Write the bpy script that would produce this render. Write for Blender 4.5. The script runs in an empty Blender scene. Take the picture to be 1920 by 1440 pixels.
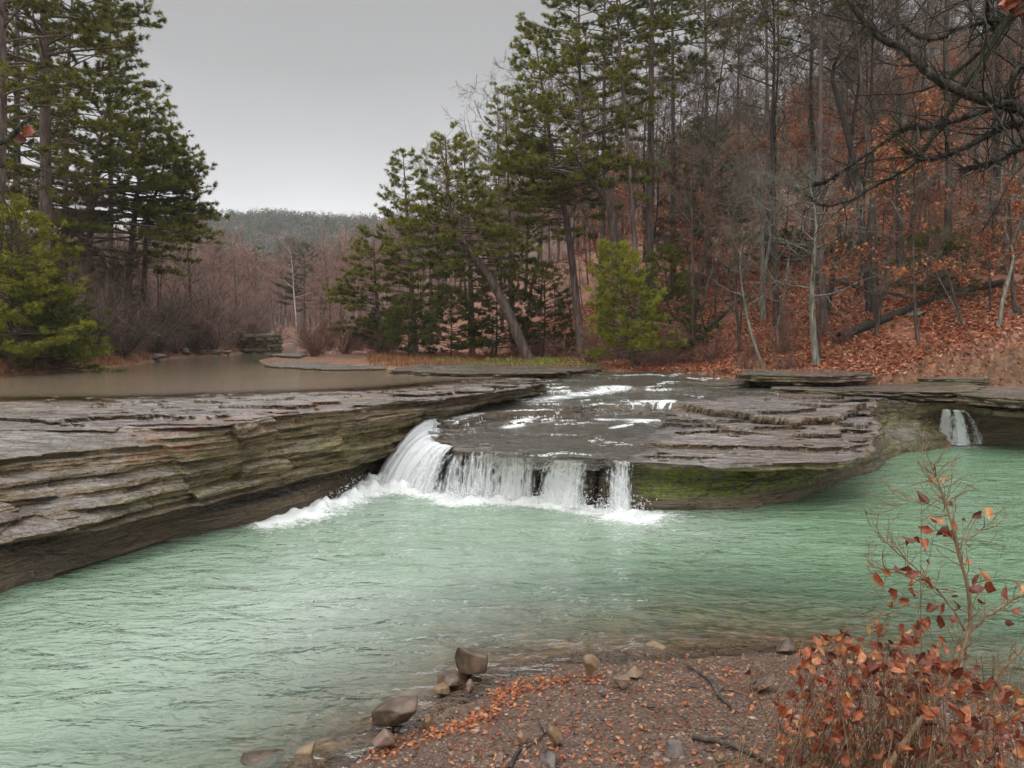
import bpy, bmesh, math, time
import numpy as np
from mathutils import Vector
T0 = time.time()
rng = np.random.default_rng(7)
SC = bpy.context.scene
COL = SC.collection
PI = math.pi
# ------------------------------------------------------------------ camera
FPX = 1390.0; H = 3.4; PITCH = math.atan(105 / FPX)
cam_d = bpy.data.cameras.new('camera'); cam = bpy.data.objects.new('camera', cam_d); COL.objects.link(cam)
cam.location = (0, 0, H); cam.rotation_euler = (PI / 2 - PITCH, 0, 0)
cam_d.sensor_width = 36; cam_d.lens = 36 * FPX / 1920; cam_d.clip_start = 0.05; cam_d.clip_end = 4000
SC.camera = cam
def ray(px, py):
    cx = (px - 960) / FPX; cy = (720 - py) / FPX
    c, s = math.cos(PITCH), math.sin(PITCH)
    return np.array([cx, c + s * cy, -s + c * cy])
def G(px, py, z=0.0):          # where the sight line meets height z
    d = ray(px, py); t = (z - H) / d[2]
    return np.array([d[0] * t, d[1] * t, z])
def D(px, py, Y):              # the sight line at distance Y
    d = ray(px, py); t = Y / d[1]
    return np.array([d[0] * t, Y, H + d[2] * t])
# ------------------------------------------------------------------ noise
def _h(ix, iy, iz, seed):
    n = (ix * 374761393 + iy * 668265263 + iz * 1274126177 + seed * 974634777) & 0xffffffff
    n = ((n ^ (n >> 13)) * 1274126177) & 0xffffffff
    n = ((n ^ (n >> 16)) * 2246822519) & 0xffffffff
    return ((n ^ (n >> 15)) & 0xffffff) / float(0xffffff)
def noise(x, y, z=0.0, seed=0):
    x, y, z = np.broadcast_arrays(np.asarray(x, float), np.asarray(y, float), np.asarray(z, float))
    ix = np.floor(x).astype(np.int64); iy = np.floor(y).astype(np.int64); iz = np.floor(z).astype(np.int64)
    fx = x - ix; fy = y - iy; fz = z - iz
    fx = fx * fx * (3 - 2 * fx); fy = fy * fy * (3 - 2 * fy); fz = fz * fz * (3 - 2 * fz)
    r = 0
    for a in (0, 1):
        for b in (0, 1):
            for c in (0, 1):
                w = (fx if a else 1 - fx) * (fy if b else 1 - fy) * (fz if c else 1 - fz)
                r = r + w * _h(ix + a, iy + b, iz + c, seed)
    return r * 2 - 1
def fbm(x, y, z=0.0, o=4, seed=0):
    a, r, f, t = 1.0, 0, 1.0, 0
    for i in range(o):
        r = r + a * noise(np.asarray(x) * f, np.asarray(y) * f, np.asarray(z) * f, seed + i * 17); t += a
        a *= 0.5; f *= 2.03
    return r / t
def sstep(a, b, x):
    t = np.clip((x - a) / (b - a), 0, 1); return t * t * (3 - 2 * t)
# ------------------------------------------------------------------ meshes
def mesh_np(name, V, faces, mat, attrs=None, smooth=True):
    V = np.asarray(V, np.float32)
    me = bpy.data.meshes.new(name)
    fl = [np.asarray(f, np.int32) for f in (faces if isinstance(faces, list) else [faces]) if len(f)]
    me.vertices.add(len(V)); me.vertices.foreach_set('co', V.ravel())
    loops = np.concatenate([f.ravel() for f in fl])
    tot = np.concatenate([np.full(len(f), f.shape[1], np.int32) for f in fl])
    start = np.concatenate([[0], np.cumsum(tot)[:-1]]).astype(np.int32)
    me.loops.add(len(loops)); me.loops.foreach_set('vertex_index', loops)
    me.polygons.add(len(tot)); me.polygons.foreach_set('loop_start', start)
    me.polygons.foreach_set('use_smooth', np.full(len(tot), smooth, bool))
    me.update(calc_edges=True); me.validate()
    for k, a in (attrs or {}).items():
        at = me.attributes.new(k, 'FLOAT', 'POINT'); at.data.foreach_set('value', np.asarray(a, np.float32).ravel())
    if mat: me.materials.append(mat)
    return me
def link(name, me, parent=None):
    o = bpy.data.objects.new(name, me); COL.objects.link(o)
    if parent is not None: o.parent = parent
    return o
def tag(o, label=None, cat=None, group=None, kind=None):
    if label: o['label'] = label
    if cat: o['category'] = cat
    if group: o['group'] = group
    if kind: o['kind'] = kind
    return o
def empty(name, loc, rz=0.0, label=None, cat=None, group=None):
    o = bpy.data.objects.new(name, None); COL.objects.link(o); o.location = loc; o.rotation_euler = (0, 0, rz)
    o.empty_display_size = 0.2
    return tag(o, label, cat, group)
def copy_tree(src, loc, rz, sc, label, group=None, tilt=(0, 0)):
    c = src.copy(); COL.objects.link(c)
    for ch in src.children:
        d = ch.copy(); COL.objects.link(d); d.parent = c
    c.location = loc; c.rotation_euler = (tilt[0], tilt[1], rz)
    c.scale = (sc, sc, sc) if np.isscalar(sc) else sc
    c['label'] = label
    if group: c['group'] = group
    return c
class MB:
    def __init__(s): s.V = []; s.Q = []; s.T = []; s.A = []; s.n = 0
    def add(s, V, F, a=0.0):
        V = np.asarray(V, float).reshape(-1, 3); F = np.asarray(F, int)
        (s.Q if F.shape[1] == 4 else s.T).append(F + s.n); s.V.append(V)
        s.A.append(np.broadcast_to(np.asarray(a, float), (len(V),)).copy()); s.n += len(V)
    def mesh(s, name, mat, smooth=True):
        fs = []
        if s.Q: fs.append(np.concatenate(s.Q))
        if s.T: fs.append(np.concatenate(s.T))
        return mesh_np(name, np.concatenate(s.V), fs, mat, {'rnd': np.concatenate(s.A)}, smooth)
def tube(mb, P, R, sides=6, a=0.0, rough=0.0):
    P = np.asarray(P, float); n = len(P); R = np.broadcast_to(np.asarray(R, float), (n,))
    t = np.gradient(P, axis=0); t /= np.linalg.norm(t, axis=1)[:, None] + 1e-9
    ref = np.array([0., 0, 1]) if abs(t[:, 2]).mean() < 0.75 else np.array([1., 0, 0])
    u = np.cross(t, ref); u /= np.linalg.norm(u, axis=1)[:, None] + 1e-9
    v = np.cross(t, u)
    ang = np.arange(sides) * 2 * PI / sides
    rr = R[:, None] * np.ones(sides)[None]
    if rough: rr = rr * (1 + rough * (rng.random((n, sides)) - 0.5))
    V = P[:, None] + rr[..., None] * (np.cos(ang)[None, :, None] * u[:, None] + np.sin(ang)[None, :, None] * v[:, None])
    i = np.arange(n - 1)[:, None] * sides; j = np.arange(sides)[None]; k = (j + 1) % sides
    F = np.stack([i + j, i + k, i + sides + k, i + sides + j], -1).reshape(-1, 4)
    mb.add(V.reshape(-1, 3), F, a)
def sticks(mb, A, B, ra, rb, a=0.0):
    A = np.asarray(A, float); B = np.asarray(B, float); n = len(A)
    if n == 0: return
    t = B - A; t /= np.linalg.norm(t, axis=1)[:, None] + 1e-9
    ref = np.where(np.abs(t[:, 2:3]) < 0.8, np.array([[0., 0, 1]]), np.array([[1., 0, 0]]))
    u = np.cross(t, ref); u /= np.linalg.norm(u, axis=1)[:, None] + 1e-9; v = np.cross(t, u)
    V = np.zeros((n, 6, 3))
    for k in range(3):
        d = math.cos(k * 2 * PI / 3) * u + math.sin(k * 2 * PI / 3) * v
        V[:, k] = A + d * np.reshape(ra, (-1, 1)); V[:, 3 + k] = B + d * np.reshape(rb, (-1, 1))
    b = np.arange(n)[:, None] * 6
    F = np.concatenate([b + np.array([[0, 1, 4, 3]]), b + np.array([[1, 2, 5, 4]]), b + np.array([[2, 0, 3, 5]])])
    mb.add(V.reshape(-1, 3), F, np.repeat(np.broadcast_to(a, (n,)), 6))
def blades(mb, P, dirs, L, W, a=0.0):         # thin leaf triangles
    n = len(P); r = rng.normal(size=(n, 3)); s = np.cross(dirs, r); s /= np.linalg.norm(s, axis=1)[:, None] + 1e-9
    L = np.reshape(L, (-1, 1)); W = np.reshape(W, (-1, 1))
    V = np.stack([P - s * W * .5, P + s * W * .5, P + dirs * L], 1)
    mb.add(V.reshape(-1, 3), np.arange(3 * n).reshape(n, 3), np.repeat(np.broadcast_to(a, (n,)), 3))
def leaves(mb, P, nrm, L, W, a=0.0, curl=0.3):  # bent four-vertex + midrib leaves (two quads folded along the rib)
    n = len(P); L = np.broadcast_to(np.reshape(L, (-1, 1)), (n, 1)); W = np.broadcast_to(np.reshape(W, (-1, 1)), (n, 1))
    nrm = nrm / (np.linalg.norm(nrm, axis=1)[:, None] + 1e-9)
    d = np.cross(nrm, rng.normal(size=(n, 3))); d /= np.linalg.norm(d, axis=1)[:, None] + 1e-9
    s = np.cross(nrm, d); c = (rng.random((n, 1)) - .2) * curl
    ts = [(-.5, 0, 0), (-.2, .42, .6), (.2, .5, .9), (.5, 0, .5), (.2, -.5, .9), (-.2, -.42, .6), (0., 0, 0)]
    V = np.stack([P + d * L * x + s * W * y + nrm * L * c * (z + 1.2 * x * x) for x, y, z in ts], 1)
    b = np.arange(n)[:, None] * 7
    F = np.concatenate([b + np.array([[0, 6, 2, 1]]), b + np.array([[6, 3, 2, 2]])[:, [0, 1, 2, 2]]]) if False else None
    T = np.concatenate([b + np.array([q]) for q in ([0, 6, 1], [1, 6, 2], [6, 3, 2], [6, 4, 3], [6, 5, 4], [0, 5, 6])])
    mb.add(V.reshape(-1, 3), T, np.repeat(np.broadcast_to(a, (n,)), 7))
def crumpled(mb, P, nrm, L, W, a, curl=1.0):        # oak or beech leaves: a wavy, curled 6 x 4 sheet each
    n = len(P); nrm = unit(nrm); d = unit(np.cross(nrm, rng.normal(size=(n, 3)))); s = np.cross(nrm, d)
    u = np.linspace(-.5, .5, 7); w = np.array([.04, .55, .95, 1.0, .86, .55, .05]); v = np.array([-1, -.5, 0, .5, 1.])
    U = np.broadcast_to(u[None, :, None], (n, 7, 5)); lob = 1 + .13 * rng.normal(size=(n, 7, 5)) * (np.abs(v)[None, None] > .9)
    Wd = .5 * w[None, :, None] * v[None, None] * lob
    c1 = rng.uniform(-.9, 1.3, (n, 1, 1)) * curl; c2 = rng.uniform(-.5, 2.6, (n, 1, 1)) * curl
    Z = c1 * U ** 2 + c2 * Wd ** 2 + .035 * rng.normal(size=(n, 7, 5)); tw = rng.normal(0, .5, (n, 1, 1)); Z = Z + tw * U * Wd
    L = np.reshape(L, (-1, 1, 1, 1)); W = np.reshape(W, (-1, 1, 1, 1))
    V = P[:, None, None] + d[:, None, None] * L * U[..., None] + s[:, None, None] * W * Wd[..., None] * 1.0 + nrm[:, None, None] * (L * .5 + W * .5) * Z[..., None]
    i = np.arange(6)[:, None] * 5; j = np.arange(4)[None]; F = np.stack([i + j, i + j + 1, i + j + 6, i + j + 5], -1).reshape(-1, 4)
    mb.add(V.reshape(-1, 3), (np.arange(n)[:, None, None] * 35 + F[None]).reshape(-1, 4), np.repeat(a, 35))
def unit(v): return v / (np.linalg.norm(v, axis=-1, keepdims=True) + 1e-9)
def spline(P, n):
    P = np.asarray(P, float); m = len(P)
    if m < 3:
        t = np.linspace(0, 1, n)[:, None]; return P[0] * (1 - t) + P[-1] * t
    Q = np.vstack([2 * P[0] - P[1], P, 2 * P[-1] - P[-2]]); u = np.linspace(0, m - 1 - 1e-6, n)
    i = u.astype(int); f = (u - i)[:, None]
    a, b, c, d = Q[i], Q[i + 1], Q[i + 2], Q[i + 3]
    return .5 * (2 * b + (c - a) * f + (2 * a - 5 * b + 4 * c - d) * f ** 2 + (3 * b - 3 * c + d - a) * f ** 3)
# ------------------------------------------------------------------ materials
class NT:
    def __init__(s, name):
        s.m = bpy.data.materials.new(name); s.m.use_nodes = True; s.t = s.m.node_tree; s.t.nodes.clear()
        s.out = s.new('ShaderNodeOutputMaterial'); s.tc = s.new('ShaderNodeTexCoord')
    def new(s, typ, **kw):
        n = s.t.nodes.new(typ)
        for k, v in kw.items(): setattr(n, k, v)
        return n
    def put(s, sock, v):
        if v is None: return
        if isinstance(v, bpy.types.NodeSocket): s.t.links.new(v, sock)
        elif isinstance(v, (tuple, list)) and len(v) == 3 and sock.type == 'RGBA': sock.default_value = (*v, 1)
        else: sock.default_value = v
    def map(s, sc, vec=None, rot=(0, 0, 0)):
        n = s.new('ShaderNodeMapping'); s.put(n.inputs[0], vec or s.tc.outputs['Object'])
        n.inputs['Scale'].default_value = sc if isinstance(sc, tuple) else (sc,) * 3; n.inputs['Rotation'].default_value = rot
        return n.outputs[0]
    def noise(s, scale, detail=4, rough=.55, vec=None, dist=0.0, col=False):
        n = s.new('ShaderNodeTexNoise'); s.put(n.inputs['Vector'], vec or s.tc.outputs['Object'])
        n.inputs['Scale'].default_value = scale; n.inputs['Detail'].default_value = detail
        n.inputs['Roughness'].default_value = rough; n.inputs['Distortion'].default_value = dist
        return n.outputs['Color' if col else 'Fac']
    def voro(s, scale, vec=None, feat='F1', out='Distance', rnd=1.0):
        n = s.new('ShaderNodeTexVoronoi', feature=feat); s.put(n.inputs['Vector'], vec or s.tc.outputs['Object'])
        n.inputs['Scale'].default_value = scale; n.inputs['Randomness'].default_value = rnd
        return n.outputs[out]
    def ramp(s, fac, stops, interp='LINEAR'):
        n = s.new('ShaderNodeValToRGB'); s.put(n.inputs[0], fac); e = n.color_ramp.elements; n.color_ramp.interpolation = interp
        while len(e) > 1: e.remove(e[-1])
        e[0].position = stops[0][0]
        cs = lambda c: (c, c, c, 1) if np.isscalar(c) else (*c, 1)
        e[0].color = cs(stops[0][1])
        for p, c in stops[1:]: e.new(p).color = cs(c)
        return n.outputs[0]
    def mix(s, f, a, b, mode='MIX'):
        n = s.new('ShaderNodeMix', data_type='RGBA', blend_type=mode)
        s.put(n.inputs[0], f); s.put(n.inputs[6], a); s.put(n.inputs[7], b); return n.outputs[2]
    def math(s, op, a, b=None, clamp=False):
        n = s.new('ShaderNodeMath', operation=op, use_clamp=clamp); s.put(n.inputs[0], a); s.put(n.inputs[1], b); return n.outputs[0]
    def attr(s, name):
        return s.new('ShaderNodeAttribute', attribute_name=name).outputs['Fac']
    def bump(s, h, dist, strength=1.0, nrm=None):
        n = s.new('ShaderNodeBump'); s.put(n.inputs['Height'], h); n.inputs['Distance'].default_value = dist
        n.inputs['Strength'].default_value = strength; s.put(n.inputs['Normal'], nrm); return n.outputs[0]
    def geo(s, out): 
        return s.new('ShaderNodeNewGeometry').outputs[out]
    def sep(s, v, i):
        n = s.new('ShaderNodeSeparateXYZ'); s.put(n.inputs[0], v); return n.outputs[i]
    def pbr(s, col, rough=.7, nrm=None, spec=.5, **kw):
        n = s.new('ShaderNodeBsdfPrincipled'); s.put(n.inputs['Base Color'], col); s.put(n.inputs['Roughness'], rough)
        s.put(n.inputs['Normal'], nrm); n.inputs['Specular IOR Level'].default_value = spec
        for k, v in kw.items(): s.put(n.inputs[k], v)
        return n.outputs[0]
    def mixs(s, f, a, b):
        n = s.new('ShaderNodeMixShader'); s.put(n.inputs[0], f); s.put(n.inputs[1], a); s.put(n.inputs[2], b); return n.outputs[0]
    def done(s, sh):
        s.t.links.new(sh, s.out.inputs[0]); return s.m
def leaf_mat(name, stops, rough=.6, transl=.25, spec=.3):
    n = NT(name); c = n.ramp(n.attr('rnd'), stops)
    t = n.new('ShaderNodeBsdfTranslucent'); n.put(t.inputs[0], c)
    return n.done(n.mixs(transl, n.pbr(c, rough, spec=spec), t.outputs[0]))
def bark_mat(name, c1, c2, c3, scale=1.0, rough=.85, moss=None):
    n = NT(name); v = n.map((9 * scale, 9 * scale, 1.6 * scale))
    f = n.noise(1.0, 5, .65, v); c = n.ramp(f, [(.3, c1), (.5, c2), (.7, c3)])
    if moss: c = n.mix(n.ramp(n.noise(1.3, 3), [(.52, 0.), (.66, 1.)]), c, moss)
    return n.done(n.pbr(c, rough, n.bump(f, .02, .8), spec=.3))
# ------------------------------------------------------------------ sky and light
w = bpy.data.worlds.new('World'); SC.world = w; w.use_nodes = True
nt = w.node_tree; nt.nodes.clear()
o_ = nt.nodes.new('ShaderNodeOutputWorld'); bg1 = nt.nodes.new('ShaderNodeBackground'); bg2 = nt.nodes.new('ShaderNodeBackground')
sky = nt.nodes.new('ShaderNodeTexSky'); sky.sky_type = 'NISHITA'; sky.sun_disc = False
SUN_EL, SUN_AZ = math.radians(48), math.radians(215)
sky.sun_elevation = SUN_EL; sky.sun_rotation = SUN_AZ; sky.dust_density = 4.0; sky.air_density = 1.2
hs = nt.nodes.new('ShaderNodeHueSaturation'); hs.inputs['Saturation'].default_value = 0.12
nt.links.new(sky.outputs[0], hs.inputs['Color']); nt.links.new(hs.outputs[0], bg1.inputs[0]); bg1.inputs[1].default_value = 0.08
tc = nt.nodes.new('ShaderNodeTexCoord'); sx = nt.nodes.new('ShaderNodeSeparateXYZ'); nt.links.new(tc.outputs['Generated'], sx.inputs[0])
nz = nt.nodes.new('ShaderNodeTexNoise'); nz.inputs['Scale'].default_value = 2.2; nz.inputs['Detail'].default_value = 6
nt.links.new(tc.outputs['Generated'], nz.inputs['Vector'])
m1 = nt.nodes.new('ShaderNodeMath'); m1.operation = 'MULTIPLY_ADD'; nt.links.new(nz.outputs[0], m1.inputs[0]); m1.inputs[1].default_value = .085
nt.links.new(sx.outputs[2], m1.inputs[2])
rp = nt.nodes.new('ShaderNodeValToRGB'); nt.links.new(m1.outputs[0], rp.inputs[0])
e = rp.color_ramp.elements
for p, c in [(.025, (1.15, 1.15, 1.16)), (.14, (1.02, 1.02, 1.03)), (.18, (.88, .88, .89)), (.225, (.70, .70, .705)), (.28, (.54, .54, .545)), (.36, (.41, .41, .41)), (.445, (.37, .37, .37)), (.50, (.95, .95, .95)), (.62, (1.5, 1.5, 1.5)), (1.0, (2.2, 2.2, 2.22))]:
    if p == .025: e[0].position = p; e[0].color = (*c, 1)
    elif p == 1.0: e[-1].position = 1; e[-1].color = (*c, 1)
    else: e.new(p).color = (*c, 1)
nt.links.new(rp.outputs[0], bg2.inputs[0]); bg2.inputs[1].default_value = 1.0
mx = nt.nodes.new('ShaderNodeMixShader'); mx.inputs[0].default_value = .9
nt.links.new(bg1.outputs[0], mx.inputs[1]); nt.links.new(bg2.outputs[0], mx.inputs[2]); nt.links.new(mx.outputs[0], o_.inputs[0])
sd = bpy.data.lights.new('sun', 'SUN'); so = bpy.data.objects.new('sun', sd); COL.objects.link(so)
sd.energy = 0.9; sd.angle = math.radians(25); sd.color = (1, .97, .92)
so.rotation_euler = (PI / 2 - SUN_EL, 0, PI - SUN_AZ)
so.location = (0, 0, 60)
SC.view_settings.view_transform = 'Standard'; SC.view_settings.look = 'None'; SC.view_settings.exposure = 0.22; SC.view_settings.gamma = 1
SC.cycles.use_denoising = True
SC.cycles.use_adaptive_sampling = True; SC.cycles.adaptive_threshold = .025; SC.cycles.max_bounces = 6; SC.cycles.transparent_max_bounces = 10; SC.cycles.volume_bounces = 0; SC.cycles.diffuse_bounces = 3
# ------------------------------------------------------------------ materials
def rock_mat():
    n = NT('wet_layered_rock'); ob = n.tc.outputs['Object']
    strata = n.noise(1.0, 6, .62, n.map((.5, .5, 22.0)))
    fine = n.noise(1.0, 5, .7, n.map((3, 3, 60.0)))
    spots = n.noise(3.0, 6, .65); big = n.noise(.45, 3, .5)
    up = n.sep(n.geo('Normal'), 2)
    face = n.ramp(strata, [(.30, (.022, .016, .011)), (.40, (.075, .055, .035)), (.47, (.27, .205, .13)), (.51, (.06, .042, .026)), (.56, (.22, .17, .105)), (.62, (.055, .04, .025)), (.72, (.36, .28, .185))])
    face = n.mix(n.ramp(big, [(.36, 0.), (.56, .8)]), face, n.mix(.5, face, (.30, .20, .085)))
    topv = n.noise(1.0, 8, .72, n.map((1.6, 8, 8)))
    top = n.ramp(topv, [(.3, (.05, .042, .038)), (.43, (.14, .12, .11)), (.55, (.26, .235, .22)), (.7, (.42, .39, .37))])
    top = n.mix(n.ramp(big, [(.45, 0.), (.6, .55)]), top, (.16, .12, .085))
    c = n.mix(n.ramp(up, [(.66, 0.), (.9, 1.)]), face, top)  # strata colour; dark faces reach the step risers as painted undercut shade
    c = n.mix(n.math('MULTIPLY', n.attr('moss'), n.ramp(n.noise(7, 5, .7), [(.42, 0.), (.56, 1.)])), c, n.mix(n.noise(16, 2), (.06, .08, .012), (.36, .42, .04)))
    c = n.mix(n.math('MULTIPLY', n.attr('litter'), n.ramp(n.noise(4.5, 6, .8), [(.5, 0.), (.58, 1.)])), c, n.mix(n.voro(16, out='Color'), (.22, .07, .03), (.42, .16, .07)))
    c = n.mix(n.attr('wet_shade'), c, n.mix(1.0, c, (.42, .42, .44), 'MULTIPLY'))
    b = n.bump(strata, .05, .9); b = n.bump(fine, .018, .9, b); b = n.bump(spots, .018, .5, b)
    b = n.bump(n.noise(1, 6, .75, n.map((8, 22, 22))), .02, .7, b)
    lg = n.math('FRACT', n.math('MULTIPLY', n.noise(1.0, 7, .62, n.map((.55, 1.0, .9))), 15.0))
    b = n.bump(lg, .045, .85, b)
    crack = n.ramp(lg, [(0, 0.), (.045, 1.), (.93, 1.), (1, .0)])
    c = n.mix(n.math('MULTIPLY', n.math('SUBTRACT', 1.0, crack), n.ramp(up, [(.5, 0.), (.8, .8)])), c, (.02, .016, .013))
    jn = n.voro(1.0, n.map((.55, .9, 8.5)), 'DISTANCE_TO_EDGE'); jm = n.ramp(jn, [(0, 0.), (.035, 1.)])
    b = n.bump(n.ramp(jn, [(0, 0.), (.05, 1.)]), .025, .6, b); cellv = n.sep(n.voro(1.0, n.map((.55, .9, 8.5)), out='Color'), 0)
    c = n.mix(n.math('MULTIPLY', n.math('SUBTRACT', 1.0, jm), n.ramp(big, [(.4, .1), (.6, .55)])), c, (.022, .017, .013))
    c = n.mix(.35, c, n.mix(1.0, c, n.ramp(cellv, [(0, (.45, .43, .42)), (1, (1.5, 1.48, 1.42))]), 'MULTIPLY'))
    r = n.ramp(spots, [(.3, .10), (.7, .34)])
    r = n.mix(n.attr('wet_shade'), r, (.1, .1, .1))
    return n.done(n.pbr(c, r, b, spec=.75))
M = {}
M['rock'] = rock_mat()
def ground_mat():
    n = NT('forest_floor')
    v = n.voro(11.0, out='Color', vec=n.map((1, 1, 1)))
    s = n.sep(v, 0)
    litter = n.ramp(s, [(0, (.06, .025, .015)), (.3, (.20, .07, .034)), (.55, (.36, .125, .058)), (.75, (.11, .05, .03)), (1, (.50, .26, .155))])
    litter = n.mix(n.ramp(n.noise(.35, 5, .6), [(.42, 0.), (.62, .75)]), litter, n.mix(.6, litter, (.10, .065, .045)))
    p = n.sep(n.voro(55.0, out='Color'), 0)
    gravel = n.ramp(p, [(0, (.04, .025, .018)), (.5, (.095, .054, .036)), (.8, (.145, .09, .062)), (1, (.23, .155, .11))])
    gravel = n.mix(n.ramp(n.noise(1.6, 5, .7), [(.4, 0.), (.62, .8)]), gravel, (.085, .045, .028))
    g2 = n.noise(2.2, 6, .7); grass = n.ramp(g2, [(.35, (.11, .06, .03)), (.5, (.25, .14, .07)), (.65, (.30, .20, .10))])
    bed = n.ramp(n.noise(3.0, 5, .65), [(.35, (.10, .065, .04)), (.55, (.27, .18, .11)), (.7, (.46, .31, .2))])
    bed = n.mix(n.ramp(n.voro(5.5), [(.12, .75), (.42, 0.)]), bed, n.mix(.25, (.42, .30, .19), n.voro(5.5, out='Color')))
    c = n.mix(n.attr('litter'), grass, litter); c = n.mix(n.attr('gravel'), c, gravel); c = n.mix(n.attr('bed'), c, bed)
    far = n.ramp(n.noise(.05, 5, .6), [(.4, (.09, .065, .05)), (.6, (.15, .10, .085))])
    c = n.mix(n.attr('far'), c, far)
    b = n.bump(s, .035, .8); b = n.bump(n.noise(30, 4, .6), .01, .8, b)
    return n.done(n.pbr(c, n.ramp(n.attr('gravel'), [(0, .8), (1, .5)]), b, spec=.4))
M['ground'] = ground_mat()
def water_mat(name, deep, pale, wav=(1.0, 2.1, 1.0), scale=1.15, dist=.05, shallow=(.75, .72, .64), foam=True, rough=.04):
    n = NT(name)
    murk = n.mix(n.attr('pale'), deep, pale)
    murk = n.mix(n.ramp(n.noise(.5, 4, .6), [(.35, 0.), (.7, .5)]), murk, n.mix(1.0, murk, (.75, .9, .72), 'MULTIPLY'))
    vec = n.map(wav)
    w1 = n.noise(scale, 3, .55, vec, .6); w2 = n.noise(scale * 2.5, 3, .6, vec, .8); w3 = n.noise(scale * 9, 2, .5, vec)
    b = n.bump(w1, dist * 2.2, 1.0); b = n.bump(w2, dist * .75, 1.0, b); b = n.bump(w3, dist * .09, 1.0, b)
    dif = n.new('ShaderNodeBsdfDiffuse'); n.put(dif.inputs[0], murk); n.put(dif.inputs['Normal'], b)
    tr = n.new('ShaderNodeBsdfTransparent'); n.put(tr.inputs[0], shallow)
    base = n.mixs(n.attr('murk'), tr.outputs[0], dif.outputs[0])
    fr = n.new('ShaderNodeFresnel'); fr.inputs[0].default_value = 1.36; n.put(fr.inputs[1], b)
    gl = n.new('ShaderNodeBsdfGlossy'); n.put(gl.inputs['Roughness'], rough); n.put(gl.inputs['Normal'], b); n.put(gl.inputs[0], (1, 1, 1))
    sh = n.mixs(fr.outputs[0], base, gl.outputs[0])
    if foam:
        fn = n.noise(9, 6, .75, n.map((1, 1.6, 1)), .8); fa = n.attr('foam')
        fn = n.math('ADD', n.math('MULTIPLY', fn, .6), n.math('MULTIPLY', n.noise(34, 4, .7, n.map((1, 1.8, 1)), .5), .4))
        k = n.math('ADD', fa, n.math('MULTIPLY', n.math('SUBTRACT', fn, .5), 3.0))
        k = n.math('MULTIPLY', n.ramp(k, [(.36, 0.), (.72, .95)]), n.ramp(fa, [(.02, 0.), (.15, 1.)]))
        wf = n.pbr((.86, .88, .87), .6, n.bump(fn, .06, .8))
        sh = n.mixs(k, sh, wf)
    return n.done(sh)
M['pool'] = water_mat('milky_green_water', (.14, .225, .14), (.32, .38, .325), dist=.10)
M['upper'] = water_mat('brown_pool_water', (.26, .195, .14), (.16, .165, .125), (1.4, .7, 1), 2.4, .008, foam=False)
M['stream'] = water_mat('stream_water', (.20, .185, .145), (.34, .34, .31), (1.0, 1.9, 1), 3.2, .06, shallow=(.86, .85, .8), rough=.08)
def fall_mat():
    n = NT('falling_water'); u = n.attr('u'); v = n.attr('v')
    cb = n.new('ShaderNodeCombineXYZ'); n.put(cb.inputs[0], n.math('MULTIPLY', u, 16.0)); n.put(cb.inputs[1], n.math('MULTIPLY', v, 1.1)); n.put(cb.inputs[2], n.attr('layer'))
    a = n.noise(1.0, 4, .62, cb.outputs[0], .25)
    cb2 = n.new('ShaderNodeCombineXYZ'); n.put(cb2.inputs[0], n.math('MULTIPLY', u, 46.0)); n.put(cb2.inputs[1], n.math('MULTIPLY', v, 5.0)); n.put(cb2.inputs[2], n.attr('layer'))
    f = n.noise(1.0, 3, .6, cb2.outputs[0], .2)
    cb3 = n.new('ShaderNodeCombineXYZ'); n.put(cb3.inputs[0], n.math('MULTIPLY', u, 13.0)); n.put(cb3.inputs[1], n.math('MULTIPLY', v, 7.0)); n.put(cb3.inputs[2], n.attr('layer'))
    g = n.noise(1.0, 5, .7, cb3.outputs[0], .6)
    k = n.math('ADD', n.math('MULTIPLY', a, .42), n.math('MULTIPLY', f, .20)); k = n.math('ADD', k, n.math('MULTIPLY', g, .38))
    k = n.math('ADD', k, n.math('SUBTRACT', n.attr('dens'), .5))
    al = n.ramp(k, [(.475, 0.), (.60, .92)])
    tr = n.new('ShaderNodeBsdfTransparent'); tl = n.new('ShaderNodeBsdfTranslucent'); n.put(tl.inputs[0], (.85, .87, .88))
    wh = n.mixs(.3, n.pbr((.86, .88, .89), .35, n.bump(k, .03, .8)), tl.outputs[0])
    return n.done(n.mixs(al, tr.outputs[0], wh))
M['fall'] = fall_mat()
n = NT('spray'); M['spray'] = n.done(n.pbr((.9, .92, .92), .4))
M['pine_bark'] = bark_mat('pine_bark', (.045, .032, .028), (.12, .088, .075), (.22, .17, .15), .8)
M['dark_bark'] = bark_mat('dark_wet_bark', (.018, .014, .012), (.045, .035, .03), (.09, .07, .06), 1.2)
M['grey_bark'] = bark_mat('grey_bark', (.022, .017, .013), (.07, .054, .042), (.16, .13, .105), 1.2)
M['lichen_bark'] = bark_mat('lichen_bark', (.06, .052, .042), (.17, .165, .13), (.36, .37, .30), 1.5)
M['white_bark'] = bark_mat('white_bark', (.20, .18, .16), (.38, .36, .34), (.55, .53, .50), .6)
M['moss_bark'] = bark_mat('mossy_bark', (.010, .009, .007), (.032, .026, .02), (.10, .095, .08), 3.0, moss=(.05, .055, .028))
M['twig'] = leaf_mat('twigs', [(0, (.07, .05, .037)), (.5, (.14, .10, .075)), (1, (.27, .21, .16))], .8, .0)
M['red_twig'] = leaf_mat('red_twigs', [(0, (.12, .06, .042)), (.5, (.23, .12, .085)), (1, (.35, .22, .17))], .8, .0)
M['thicket_twig'] = leaf_mat('thicket_twigs', [(0, (.15, .085, .065)), (.5, (.30, .175, .14)), (1, (.44, .31, .26))], .8, .0)
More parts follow.
